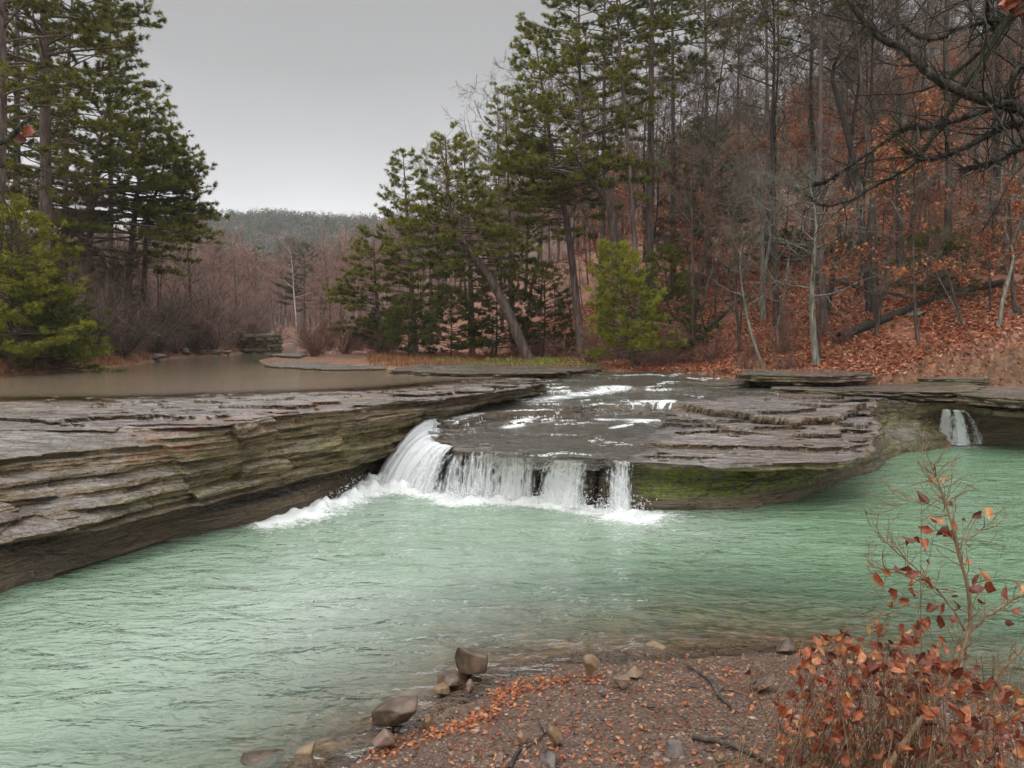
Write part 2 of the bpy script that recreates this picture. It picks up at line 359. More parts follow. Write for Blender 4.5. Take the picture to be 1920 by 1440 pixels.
M['needles'] = leaf_mat('pine_needles', [(0, (.055, .06, .012)), (.35, (.125, .13, .02)), (.7, (.24, .235, .03)), (1, (.36, .335, .05))], .55, .35)
M['litter'] = leaf_mat('litter_leaves', [(0, (.11, .035, .018)), (.4, (.30, .09, .04)), (.75, (.46, .165, .08)), (1, (.6, .34, .21))], .6, .1)
M['shrub_bark'] = bark_mat('shrub_bark', (.10, .06, .035), (.22, .14, .08), (.36, .27, .18), 4)
M['far_needles'] = leaf_mat('distant_needles', [(0, (.03, .05, .022)), (.5, (.06, .085, .035)), (1, (.10, .12, .05))], .7, .15)
M['cedar'] = leaf_mat('cedar_foliage', [(0, (.09, .10, .012)), (.5, (.24, .25, .022)), (1, (.40, .39, .045))], .6, .3)
M['dark_cedar'] = leaf_mat('dark_cedar_foliage', [(0, (.04, .05, .012)), (.5, (.10, .115, .02)), (1, (.20, .21, .04))], .6, .3)
M['rust'] = leaf_mat('rust_leaves', [(0, (.20, .055, .028)), (.5, (.42, .135, .055)), (1, (.62, .29, .13))], .55, .35)
def crisp_leaf():
    n = NT('copper_leaves'); c = n.ramp(n.attr('rnd'), [(0, (.12, .032, .018)), (.3, (.28, .068, .03)), (.65, (.45, .13, .05)), (.9, (.58, .24, .095)), (1, (.66, .40, .18))])
    c = n.mix(n.ramp(n.noise(38, 4, .7), [(.42, 0.), (.62, .8)]), c, n.mix(1.0, c, (.45, .35, .35), 'MULTIPLY'))
    b = n.bump(n.noise(60, 3, .6), .004, .9); t = n.new('ShaderNodeBsdfTranslucent'); n.put(t.inputs[0], c)
    return n.done(n.mixs(.22, n.pbr(c, .38, b, spec=.5), t.outputs[0]))
M['shrubleaf'] = crisp_leaf()
M['old_leaf'] = leaf_mat('old_leaves', [(0, (.13, .028, .016)), (.4, (.30, .065, .028)), (.75, (.46, .13, .045)), (1, (.60, .27, .12))], .42, .25, .5)
M['grass'] = leaf_mat('dry_grass', [(0, (.17, .075, .04)), (.5, (.32, .15, .075)), (1, (.48, .29, .15))], .7, .3)
M['moss'] = leaf_mat('moss', [(0, (.10, .13, .02)), (1, (.30, .38, .08))], .8, .1)
def stone_mat(name, c1, c2, c3, sc=5):
    n = NT(name); f = n.noise(sc, 6, .65); c = n.ramp(f, [(.3, c1), (.5, c2), (.68, c3)])
    return n.done(n.pbr(c, n.ramp(f, [(.3, .25), (.7, .5)]), n.bump(n.noise(sc * 5, 5, .7), .012, .8), spec=.5))
M['stone'] = stone_mat('wet_brown_stone', (.03, .019, .013), (.085, .053, .034), (.19, .13, .09))
M['tan_stone'] = stone_mat('tan_stone', (.085, .05, .026), (.20, .125, .066), (.32, .22, .13))
M['grey_stone'] = stone_mat('grey_stone', (.055, .045, .04), (.13, .11, .10), (.24, .21, .19))
M['pink_stone'] = stone_mat('pink_stone', (.09, .052, .036), (.19, .12, .088), (.29, .20, .155))
n = NT('gravel'); M['gravel'] = n.done(n.pbr(n.ramp(n.attr('rnd'), [(0, (.03, .018, .012)), (.4, (.085, .048, .032)), (.75, (.15, .09, .062)), (.95, (.23, .155, .11)), (1, (.36, .27, .2))]), .45, spec=.5))
# ------------------------------------------------------------------ signed distances
def sd_line(X, Y, P):                 # signed distance to an open polyline, positive to its left
    P = np.asarray(P, float); best = np.full(X.shape, 1e9); sg = np.ones(X.shape)
    for i in range(len(P) - 1):
        a, b = P[i], P[i + 1]; e = b - a; L2 = (e ** 2).sum()
        t = ((X - a[0]) * e[0] + (Y - a[1]) * e[1]) / L2
        if i == 0: t = np.minimum(t, 1)
        elif i == len(P) - 2: t = np.maximum(t, 0)
        else: t = np.clip(t, 0, 1)
        if i == 0: t = np.minimum(t, 1)
        dx = X - a[0] - t * e[0]; dy = Y - a[1] - t * e[1]; d = np.hypot(dx, dy)
        s = np.sign(e[0] * dy - e[1] * dx); m = d < best
        best = np.where(m, d, best); sg = np.where(m, s, sg)
    return best * sg
def in_poly(X, Y, P):
    P = np.asarray(P); c = np.zeros(X.shape, bool); j = len(P) - 1
    for i in range(len(P)):
        k = ((P[i, 1] > Y) != (P[j, 1] > Y)) & (X < (P[j, 0] - P[i, 0]) * (Y - P[i, 1]) / (P[j, 1] - P[i, 1] + 1e-12) + P[i, 0])
        c ^= k; j = i
    return c
def sd_poly(X, Y, P):                 # positive inside
    P = np.asarray(P, float); best = np.full(X.shape, 1e9)
    for i in range(len(P)):
        a, b = P[i], P[(i + 1) % len(P)]; e = b - a
        t = np.clip(((X - a[0]) * e[0] + (Y - a[1]) * e[1]) / (e ** 2).sum(), 0, 1)
        best = np.minimum(best, np.hypot(X - a[0] - t * e[0], Y - a[1] - t * e[1]))
    return np.where(in_poly(X, Y, P), best, -best)
SHORE = np.array([(-9., -14.), (-4., -3.), (-2.6, 1.5)] + [tuple(G(x, y, 0)[:2]) for x, y in
    [(400, 1700), (560, 1520), (640, 1450), (740, 1385), (850, 1345), (925, 1305), (955, 1272), (1080, 1248), (1250, 1236), (1450, 1220), (1600, 1246), (1750, 1292), (1900, 1340), (2150, 1390), (2600, 1460)]] + [(12., 3.), (40., -8.)])
MID = [(-22, -10), (-14, 2), (-10.5, 9), (-8.5, 13), (-6, 16.2), (-3.6, 18.4), (-1, 19.6), (5, 18.2), (8, 19.2), (9.8, 22.9), (14, 24.6), (20, 26), (45, 34)]
CHAN = np.array([(-60, 10), (-30, 14), (-20, 16.5)] + [tuple(G(x, y, 1.78)[:2]) for x, y in [(200, 745), (430, 738), (700, 727), (850, 714), (1000, 708), (1010, 699), (720, 690), (500, 682), (485, 676), (560, 667), (585, 661), (560, 657)]]
    + [(-20, 70), (-24, 90), (-26, 88), (-18.5, 58)] + [tuple(G(x, y, 1.78)[:2]) for x, y in [(420, 667), (330, 671), (250, 684), (150, 694), (0, 705)]] + [(-24, 24), (-60, 20)])
BACKP = [(-60, 9.5), (-30, 13.5), (-20, 16.2)] + [tuple(G(x, y, 1.78)[:2]) for x, y in [(200, 736), (430, 729), (700, 719), (850, 708), (960, 704), (1010, 702)]] + [tuple(G(x, y, 1.62)[:2]) for x, y in [(1100, 706), (1210, 706), (1290, 706), (1430, 714), (1560, 719), (1750, 722), (1930, 726), (2400, 728)]] + [(60., 32.)]
def back_d(X, Y): return sd_line(X, Y, BACKP)         # positive beyond the bedrock
def backd_(X, Y): return back_d(X, Y) > .1
def shore_d(X, Y):  return -sd_line(X, Y, SHORE)      # positive on the near land
FOOT = [(40., 12.), (11.6, 24.2), (-5., 52.), (-19, 92), (-60, 190), (-150, 400)]    # foot of the wooded hill
def hill_d(X, Y): return -sd_line(X, Y, FOOT[::-1]) * -1 if False else -sd_line(X, Y, FOOT)
def ground(X, Y, full=False):
    X = np.asarray(X, float); Y = np.asarray(Y, float)
    sd = shore_d(X, Y)
    low = np.where(sd > 0, np.minimum(.235 * sd, 1.9 + .02 * sd), np.maximum(np.where(sd > -2.5, .10 * sd, -.25 + .3 * (sd + 2.5)), -1.5))
    low = low + .03 * fbm(X * 1.3, Y * 1.3, 0, 4, 3) * sstep(-2, .5, sd) + .012 * fbm(X * 6, Y * 6, 0, 3, 9)
    ch = sd_poly(X, Y, CHAN)
    bank = np.maximum(-ch, 0)
    hd = hill_d(X, Y)
    hillh = np.where(hd > 0, .38 * hd + .0011 * hd ** 2, 0); hillh = 76 * (1 - np.exp(-hillh / 76))
    hillh = hillh * (1 + .12 * fbm(X * .03, Y * .03, 0, 3, 21)) + np.clip(hd, 0, 6) * .06 * fbm(X * .3, Y * .3, 0, 3, 22)
    flat = 1.86 + .05 * fbm(X * .4, Y * .4, 0, 3, 5)
    leftd = np.maximum(-(X + 17.5 + .1 * (Y - 25)), 0)
    leftb = .45 * sstep(0, 1.2, bank) + .035 * leftd + .25 * fbm(X * .25, Y * .25, 0, 3, 8) * sstep(0, 2, bank) + .0006 * np.minimum(leftd, 110) ** 2
    isleft = sstep(-1, 1, -(X + 15.5 - .02 * (Y - 40)))
    up = np.where(ch > 0, 1.78 - np.minimum(ch * .3, .6), flat + leftb * isleft)
    up = up + hillh
    fx = np.exp(-((X + 150) / 330) ** 2)
    fy = sstep(240, 540, Y)
    up = np.maximum(up, fy * (36 + 33 * fx) * (1 + .06 * fbm(X * .012, Y * .012, 0, 3, 31))) + sstep(60, 200, Y) * 3
    up = up - .85 * sstep(.3, -.1, back_d(X, Y)) * (Y < 60)
    m = sd_line(X, Y, MID)
    s = sstep(-.3, .3, m)
    z = low * (1 - s) + up * s
    if not full: return z
    gravel = (1 - s) * sstep(-.6, .0, sd); bed = (1 - s) * sstep(.0, -.6, sd) + s * sstep(-.05, .2, ch)
    litter = np.clip(s * np.maximum(sstep(-5, -1.5, hd), sstep(10.5, 12.5, X)) + .35 * s * isleft + .8 * s * sstep(29, 34, Y), 0, 1); far = sstep(60, 160, np.hypot(X, Y))
    return z, dict(gravel=gravel, bed=bed, litter=litter, far=far)
def gz(x, y): return float(ground(np.array([x]), np.array([y]))[0])
def axis(segs):
    o = []
    for a, b, st in segs: o.append(np.arange(a, b, st))
    return np.concatenate(o + [[segs[-1][1]]])
def grid(xs, ys):
    X, Y = np.meshgrid(xs, ys); nx, ny = len(xs), len(ys)
    i = np.arange(ny - 1)[:, None] * nx; j = np.arange(nx - 1)[None]
    F = np.stack([i + j, i + j + 1, i + nx + j + 1, i + nx + j], -1).reshape(-1, 4)
    return X.ravel(), Y.ravel(), F
xs = axis([(-1500, -300, 60), (-300, -100, 10), (-100, -30, 2), (-30, -8, .4), (-8, 8, .14), (8, 30, .4), (30, 120, 2), (120, 400, 10), (400, 1500, 60)])
ys = axis([(-300, -40, 20), (-40, 2, 2), (2, 12, .12), (12, 30, .3), (30, 100, 1.0), (100, 300, 5), (300, 800, 12), (800, 2000, 60)])
X, Y, F = grid(xs, ys); Z, at = ground(X, Y, True)
tag(link('ground', mesh_np('ground', np.stack([X, Y, Z], 1), F, M['ground'], at)), kind='structure')
# ------------------------------------------------------------------ water sheets
FOOTL = np.array([G(x, y, 0)[:2] for x, y in [(640, 945), (705, 915), (770, 922), (850, 938), (1000, 945), (1120, 958), (1195, 964)]])
TAIL = np.array([G(x, y, 0)[:2] for x, y in [(500, 985), (560, 968), (640, 940), (720, 915)]])
def dline(X, Y, P):
    d = np.full(X.shape, 1e9)
    for a, b in zip(P[:-1], P[1:]):
        e = b - a; t = np.clip(((X - a[0]) * e[0] + (Y - a[1]) * e[1]) / (e ** 2).sum(), 0, 1)
        d = np.minimum(d, np.hypot(X - a[0] - t * e[0], Y - a[1] - t * e[1]))
    return d
xs = axis([(-40, -12, .6), (-12, 12, .07), (12, 60, .6)]); ys = axis([(-12, 4, .5), (4, 18, .06), (18, 30, .2)])
X, Y, F = grid(xs, ys)
gzv = ground(X, Y); dep = np.maximum(-gzv, 0)
df = dline(X, Y, FOOTL); dt = dline(X, Y, TAIL); d3 = np.hypot(X - G(1798, 836, 0)[0], Y - G(1798, 836, 0)[1])
pn = fbm(X * 1.3, Y * 1.8, 0, 4, 49); foam = np.clip(np.maximum.reduce([1.05 * np.exp(-(df / (.40 + .3 * pn)) ** 2), .85 * np.exp(-(dt / (.42 + .25 * pn)) ** 2), .6 * np.exp(-(d3 / .7) ** 2)]) + (.20 + .36 * pn) * np.exp(-(df / 2.1) ** 2), 0, 1)
cp = G(560, 1200, 0); pale = np.exp(-(((X - cp[0]) / 3.6) ** 2 + ((Y - cp[1]) / 4.2) ** 2)) + .5 * np.exp(-(df / 2.5) ** 2)  # centre patch: milky water plus sky reflection painted into the colour
pale = np.clip(pale + .15 * fbm(X * .5, Y * .5, 0, 3, 44), 0, 1)
murk = 1 - np.exp(-np.maximum(dep - .03, 0) * (4.2 + 4 * sstep(0, -3.5, X)))  # denser at left so the painted sky reflection covers the bed
Z = .03 * fbm(X * .8 + .3 * Y, Y * 1.8, 0, 4, 55) + .02 * np.exp(-(df / 3) ** 2) * fbm(X * 2.5, Y * 4, 0, 3, 56)
Z = Z + np.clip(foam, 0, 1) ** 2 * (.05 + .15 * fbm(X * 4, Y * 5, 0, 4, 57)) * (1 + 1.2 * np.exp(-((X - FOOTL[1, 0]) / 1.0) ** 2))
Z = Z * sstep(-.02, .08, dep) + .0
keep = (gzv < .03) & (sd_line(X, Y, MID) < 0.2)
kf = keep[F].any(axis=1); F = F[kf]
tag(link('pool_water', mesh_np('pool_water', np.stack([X, Y, Z], 1), F, M['pool'], dict(foam=foam, pale=pale, murk=murk))), kind='structure')
X, Y, F = grid(axis([(-62, -30, 1.), (-30, 4, .25)]), axis([(6, 100, .35)]))
ch = sd_poly(X, Y, CHAN); kf = (ch[F] > -.6).any(axis=1); F = F[kf]
tag(link('upper_water', mesh_np('upper_water', np.stack([X, Y, np.full(X.shape, 1.78)], 1), F, M['upper'],
    dict(pale=sstep(34, 44, Y), murk=1 - np.exp(-np.maximum(ch, 0) * 1.6)))), kind='structure')
# ------------------------------------------------------------------ layered rock
STEP1 = [tuple(G(x, y, 1.12)[:2]) for x, y in [(700, 806), (835, 801), (900, 791), (1000, 783), (1110, 773), (1250, 773), (1330, 783), (1400, 793), (1500, 801), (1560, 793), (1600, 779), (1660, 762), (2300, 750)]]
def ztop(X, Y):
    X = np.asarray(X, float); Y = np.asarray(Y, float)
    z = .95 + .034 * (Y - 14)
    m = sstep(6.5, 4.0, X - .15 * (Y - 18))
    wob = .35 * fbm(X * .6, Y * .6, 0, 3, 61)
    z = z + .17 * sstep(-.02, .02, sd_line(X, Y, STEP1) + .5 * fbm(X * .8, Y * .8, 0, 4, 62)) + .08 * sstep(-.02, .02, sd_line(X, Y, STEP1) + .55 + .6 * fbm(X * .9, Y * .9, 0, 4, 63))
    z = z + m * (.13 * sstep(-.15, .15, Y - 22.3 - wob))
    return z
def terr(z, X, Y, step=.085, seed=71):
    n = .15 * fbm(X * .35, Y * .7, 0, 5, seed) + .045 * fbm(X * 1.8, Y * 3.2, 0, 5, seed + 5)
    q = (z + n) / step; f = np.floor(q); t = q - f
    return (f + sstep(.92, 1.0, t)) * step - n * .55
def over(z, X, Y, step, seed, amt=.11):                # plate edges jut out over the tread below
    n = .15 * fbm(X * .35, Y * .7, 0, 5, seed) + .045 * fbm(X * 1.8, Y * 3.2, 0, 5, seed + 5)
    t = (z + n) / step; t = t - np.floor(t)
    return amt * (np.clip(1 - t / .4, 0, 1) + (t > .985)) 
def loft(name, secs, ns, nt, topfrom, mat, disp, topfun=None, lowrough=None, ovf=None, wet_shade=None, moss=None, litter=None, seed=0):
    secs = np.asarray(secs, float)                       # stations x keys x 3
    K = secs.shape[1]
    A = np.stack([spline(secs[:, k], ns) for k in range(K)], 1)     # ns x K x 3
    cnt = nt; t = np.concatenate([np.linspace(i, i + 1, c, endpoint=False) for i, c in enumerate(cnt)] + [[K - 1]])
    i = np.minimum(t.astype(int), K - 2); f = (t - i)[None, :, None]
    P = A[:, i] * (1 - f) + A[:, i + 1] * f             # ns x nt x 3
    istop = (t >= topfrom)[None, :] * np.ones((ns, 1))
    out = np.cross(np.gradient(A[:, 1], axis=0), np.array([0, 0, 1.])); out = unit(out)[:, None]   # towards the water
    X, Y, Z = P[..., 0], P[..., 1], P[..., 2]
    fw = 1 - sstep(topfrom - .3, topfrom + .6, t)[None]
    lay = fbm(X * .12 + 3, Y * .12, Z * 9.0 + .5 * fbm(X * .3, Y * .3, 0, 3, seed), 5, seed + 1)
    q = np.floor((Z + .05 * fbm(X * .35, Y * .35, 0, 3, seed + 8)) / .085)
    lay2 = noise(q * 7.3, X * .55, Y * .55, seed + 2) + .5 * noise(q * 3.1, X * 2.2, Y * 2.2, seed + 3)
    rough = fbm(X * 4, Y * 4, Z * 10, 4, seed + 4)
    d = disp * fw * (.55 * lay + .55 * lay2 + .25 * rough)
    blk = noise(np.floor(X * .6 + .4 * fbm(X, Y, 0, 2, seed)), np.floor(Y * .6), q // 3, seed + 7)
    d = (d + disp * .5 * fw * blk) * (.3 + .7 * sstep(.5, .62, Z) + (0 if lowrough is None else lowrough))
    P = P + out * d[..., None]
    X, Y, Z = P[..., 0], P[..., 1], P[..., 2]
    topw = 1 - fw
    if topfun is not None: Zt = topfun(X, Y, Z)
    else: Zt = terr(Z, X, Y)
    if ovf is not None: P[..., 1] = Y - ovf(X, Y, Z) * topw * sstep(.0, .25, topw)
    P[..., 2] = Z * fw + Zt * topw + .012 * fbm(X * 5, Y * 5, Z * 5, 3, seed + 9)
    n2 = len(t); a = np.arange(ns - 1)[:, None] * n2; b = np.arange(n2 - 1)[None]
    F = np.stack([a + b, a + n2 + b, a + n2 + b + 1, a + b + 1], -1).reshape(-1, 4)
    V = P.reshape(-1, 3); x, y, z = V.T
    at = dict(moss=(moss(x, y, z) if moss else 0 * x), litter=(litter(x, y, z) if litter else 0 * x), wet_shade=(wet_shade(x, y, z) if wet_shade else 0 * x))
    return mesh_np(name, V, F, mat, at)
def sec(b, e, g, h, i, k, back=None, rec=.65):
    B = G(*b, 0.0); E = G(*e); g_ = G(*g); h_ = G(*h); I = G(*i); K_ = G(*k)
    o = unit((B - K_) * np.array([1, 1, 0]))
    a = B + o * .25; a[2] = -.6
    c = B - o * rec * .3; c[2] = .28
    d = E - o * rec; d[2] = E[2] - .03
    E2 = E.copy(); E2[2] += .05
    m = I * .72 + K_ * .28; m[2] = I[2] + .05
    l = K_ - o * .8; l[2] = K_[2] - .35
    return [a, B, c, d, E, E2, g_, h_, I, m, K_, l]
LEFT = [sec((-900, 1500), (-900, 1400, .6), (-900, 1180, 1.0), (-800, 1000, 1.55), (-700, 880, 1.8), (-700, 765, 1.8)),
    sec((-350, 1265), (-350, 1160, .6), (-350, 1030, 1.0), (-330, 900, 1.55), (-300, 830, 1.8), (-300, 748, 1.8)),
    sec((0, 1115), (0, 1030, .6), (0, 945, 1.0), (0, 862, 1.55), (0, 806, 1.8), (0, 742, 1.77)),
    sec((200, 1052), (200, 990, .6), (200, 922, 1.0), (200, 842, 1.55), (200, 804, 1.8), (200, 745, 1.76)),
    sec((330, 1012), (330, 956, .6), (330, 900, 1.0), (330, 832, 1.55), (330, 800, 1.8), (330, 742, 1.76)),
    sec((430, 992), (430, 927, .6), (430, 880, 1.0), (430, 822, 1.55), (430, 795, 1.8), (430, 738, 1.76)),
    sec((540, 966), (540, 902, .6), (540, 862, 1.0), (540, 802, 1.55), (540, 777, 1.8), (540, 733, 1.76)),
    sec((640, 930), (640, 880, .6), (640, 845, 1.0), (640, 792, 1.55), (640, 769, 1.8), (640, 729, 1.76)),
    sec((720, 900), (720, 857, .6), (720, 826, 1.0), (720, 779, 1.55), (720, 758, 1.8), (705, 726, 1.76)),
    sec((780, 876), (775, 842, .6), (775, 813, 1.0), (772, 771, 1.55), (772, 752, 1.8), (770, 720, 1.76)),
    sec((850, 850), (838, 832, .6), (835, 803, 1.0), (832, 764, 1.55), (830, 748, 1.8), (840, 713, 1.76)),
    sec((925, 815), (905, 812, .6), (900, 787, 1.0), (890, 755, 1.55), (885, 742, 1.8), (900, 709, 1.76)),
    sec((985, 792), (965, 787, .6), (955, 770, 1.0), (945, 744, 1.55), (943, 734, 1.8), (955, 706, 1.76)),
    sec((1045, 772), (1035, 763, .6), (1022, 752, 1.0), (1012, 731, 1.55), (1008, 721, 1.78), (1000, 705, 1.74)),
    sec((1080, 762), (1060, 752, .6), (1048, 740, 1.0), (1030, 722, 1.5), (1020, 716, 1.6), (1010, 702, 1.6))]
def gull(x, y):                                          # the worn gully with leaves in the left face
    return np.exp(-((x + 5.2 - .35 * (y - 12.4)) / .45) ** 2)
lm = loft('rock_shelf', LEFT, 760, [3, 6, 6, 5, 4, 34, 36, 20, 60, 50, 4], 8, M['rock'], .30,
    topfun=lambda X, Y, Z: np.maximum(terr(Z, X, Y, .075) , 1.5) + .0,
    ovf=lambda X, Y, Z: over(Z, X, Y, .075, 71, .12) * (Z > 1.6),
    wet_shade=lambda x, y, z: sstep(.68, .50, z) * .55 + sstep(.2, .0, z) * .3,  # damp rock at the waterline, plus undercut shade painted below the lip
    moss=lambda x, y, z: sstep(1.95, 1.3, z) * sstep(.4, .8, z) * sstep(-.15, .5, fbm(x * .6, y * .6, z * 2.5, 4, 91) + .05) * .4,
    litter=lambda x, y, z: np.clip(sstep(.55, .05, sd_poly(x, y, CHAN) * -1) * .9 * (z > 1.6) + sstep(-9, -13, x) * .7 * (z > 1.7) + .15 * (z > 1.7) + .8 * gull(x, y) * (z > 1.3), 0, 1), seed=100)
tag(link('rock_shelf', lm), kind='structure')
def sec2(foot, lip, back, und=.3, lipt=.12):
    B = G(*foot, 0.0); L = G(*lip); K_ = G(*back)
    L[2] = float(ztop(L[0], L[1])); K_[2] = float(ztop(K_[0], K_[1]))
    o = unit((L - K_) * np.array([1, 1, 0]))
    a = B + o * .15; a[2] = -.6
    c = B * .8 + L * .2 - o * und * .25; c[2] = .3
    d = B * .35 + L * .65 - o * und; d[2] = L[2] - lipt - .22
    e = L - o * .04; e[2] = L[2] - lipt
    m1 = L * .8 + K_ * .2; m2 = L * .5 + K_ * .5
    for q in (m1, m2): q[2] = float(ztop(q[0], q[1]))
    l = K_.copy(); l[1] += 1.2; l[2] -= .35
    return [a, B, c, d, e, L, m1, m2, K_, l]
SLAB = [sec2((845, 850), (838, 778, 1.25), (905, 740, 1.55)), sec2((800, 880), (826, 792, 1.15), (930, 726, 1.6)),
    sec2((778, 908), (812, 812, 1.05), (975, 718, 1.65)), sec2((850, 928), (852, 838, .98), (1030, 712, 1.65)),
    sec2((930, 935), (925, 848, .95), (1070, 710, 1.65)), sec2((1000, 938), (1000, 853, .95), (1110, 709, 1.65)),
    sec2((1100, 948), (1100, 857, .95), (1150, 709, 1.65)), sec2((1200, 957), (1195, 864, .95), (1210, 709, 1.65)),
    sec2((1350, 955), (1350, 867, .97), (1290, 710, 1.65), .8), sec2((1480, 938), (1490, 862, .98), (1370, 716, 1.6), 1.1, .14),
    sec2((1560, 910), (1580, 857, 1.0), (1430, 720, 1.55), 1.3, .16), sec2((1640, 880), (1622, 832, 1.05), (1500, 722, 1.55), 1.2),
    sec2((1665, 862), (1638, 782, 1.25), (1560, 724, 1.55), 1.0), sec2((1690, 853), (1642, 753, 1.33), (1600, 725, 1.55), .5, .3),
    sec2((1740, 846), (1720, 750, 1.34), (1670, 727, 1.55), .5, .3), sec2((1785, 838), (1795, 748, 1.36), (1750, 729, 1.55), 1.0, .2),
    sec2((1830, 834), (1850, 752, 1.38), (1830, 730, 1.55), 1.3, .15), sec2((1930, 832), (1930, 756, 1.38), (1930, 732, 1.55), 1.4, .15),
    sec2((2400, 832), (2400, 760, 1.38), (2400, 735, 1.55), .7, .15)]
def slabtop(X, Y, Z): return terr(ztop(X, Y), X, Y, .10, 81) 
def slabover(X, Y, Z):
    s1 = sd_line(X, Y, STEP1) + .5 * fbm(X * .8, Y * .8, 0, 4, 62); s2 = sd_line(X, Y, STEP1) + .55 + .6 * fbm(X * .9, Y * .9, 0, 4, 63)
    o = over(ztop(X, Y), X, Y, .10, 81)
    k = 1 - .8 * sstep(-.2, .4, sd_poly(X, Y, FLOW))
    return k * np.maximum.reduce([o, .2 * np.clip(1 - s1 / .5, 0, 1) * (s1 > -.01), .14 * np.clip(1 - s2 / .4, 0, 1) * (s2 > -.01)])
FLOW = np.array([G(x, y, 1.0)[:2] for x, y in [(845, 838)]] + [G(x, y, 1.1)[:2] for x, y in [(800, 812), (818, 790)]] + [G(x, y, 1.4)[:2] for x, y in [(850, 760), (950, 738)]] +
    [G(x, y, 1.6)[:2] for x, y in [(1010, 718), (1030, 706), (1300, 706), (1520, 712), (1560, 727)]] + [G(x, y, 1.45)[:2] for x, y in [(1400, 742), (1290, 748)]] + [G(x, y, 1.2)[:2] for x, y in [(1262, 775), (1240, 810)]] + [G(x, y, 1.0)[:2] for x, y in [(1205, 862), (1100, 866), (950, 862)]])
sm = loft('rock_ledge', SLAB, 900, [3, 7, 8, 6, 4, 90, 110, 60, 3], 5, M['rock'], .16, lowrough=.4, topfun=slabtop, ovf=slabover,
    wet_shade=lambda x, y, z: np.clip(.55 * sstep(-.3, .2, sd_poly(x, y, FLOW)) + .4 * sstep(.85, .45, z), 0, 1),  # wet under the stream; below the lip undercut shade darkens the colour
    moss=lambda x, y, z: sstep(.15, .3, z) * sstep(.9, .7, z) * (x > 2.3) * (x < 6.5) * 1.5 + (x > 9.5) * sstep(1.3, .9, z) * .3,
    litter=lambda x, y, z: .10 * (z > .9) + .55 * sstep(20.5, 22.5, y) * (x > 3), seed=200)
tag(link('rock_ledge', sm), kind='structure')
# stream over the ledge
X, Y, F = grid(axis([(-3.5, 12, .05)]), axis([(12.5, 27.5, .05)]))
rockz = slabtop(X, Y, 0); zs = ztop(X, Y) + .3 * (rockz - ztop(X, Y)); fd = sd_poly(X, Y, FLOW)
nn = fbm(X * .5, Y * .5, 0, 4, 71)
W = zs - .006 + .03 * sstep(19, 23, Y) + .02 * fbm(X * 1.1, Y * 1.1, 0, 3, 65) - .22 * sstep(.35, -.15, fd)
gx = np.gradient(rockz.reshape(-1, len(axis([(-3.5, 12, .05)]))), .05)
steep = np.hypot(gx[0], gx[1]).ravel()
stp = sstep(.25, .8, steep)
cas = sum(np.exp(-(dline(X, Y, np.array([G(*p)[:2] for p in L])) / w_) ** 2) for L, w_ in [
    ([(1000, 745, 1.5), (1080, 738, 1.5), (1160, 732, 1.5)], .45), ([(1130, 772, 1.3), (1250, 772, 1.3)], .28), ([(950, 790, 1.2), (1000, 780, 1.2)], .25),
    ([(840, 800, 1.1), (900, 785, 1.2)], .25), ([(1150, 790, 1.2), (1200, 782, 1.2)], .15), ([(1180, 745, 1.5), (1330, 746, 1.5)], .3)])
fo = np.clip(.66 * np.clip(cas, 0, 1) * (1 + .5 * fbm(X * 1.5, Y * 2.5, 0, 3, 68)) + .55 * stp * sstep(-.25, .25, fbm(X * .9, Y * .9, 0, 3, 67)), 0, 1)
Z = W + .02 * fo * fbm(X * 6, Y * 6, 0, 3, 66) + .012 * fbm(X * 2, Y * 3, 0, 3, 69)
ok = (Z > rockz - .06) & (fd > -.35)
F = F[ok[F].all(axis=1)]
tag(link('stream_water', mesh_np('stream_water', np.stack([X, Y, Z], 1), F, M['stream'], dict(foam=fo, pale=np.clip(cas, 0, 1), murk=np.clip(.10 + 2.5 * (Z - rockz), .05, .45)))), kind='structure')
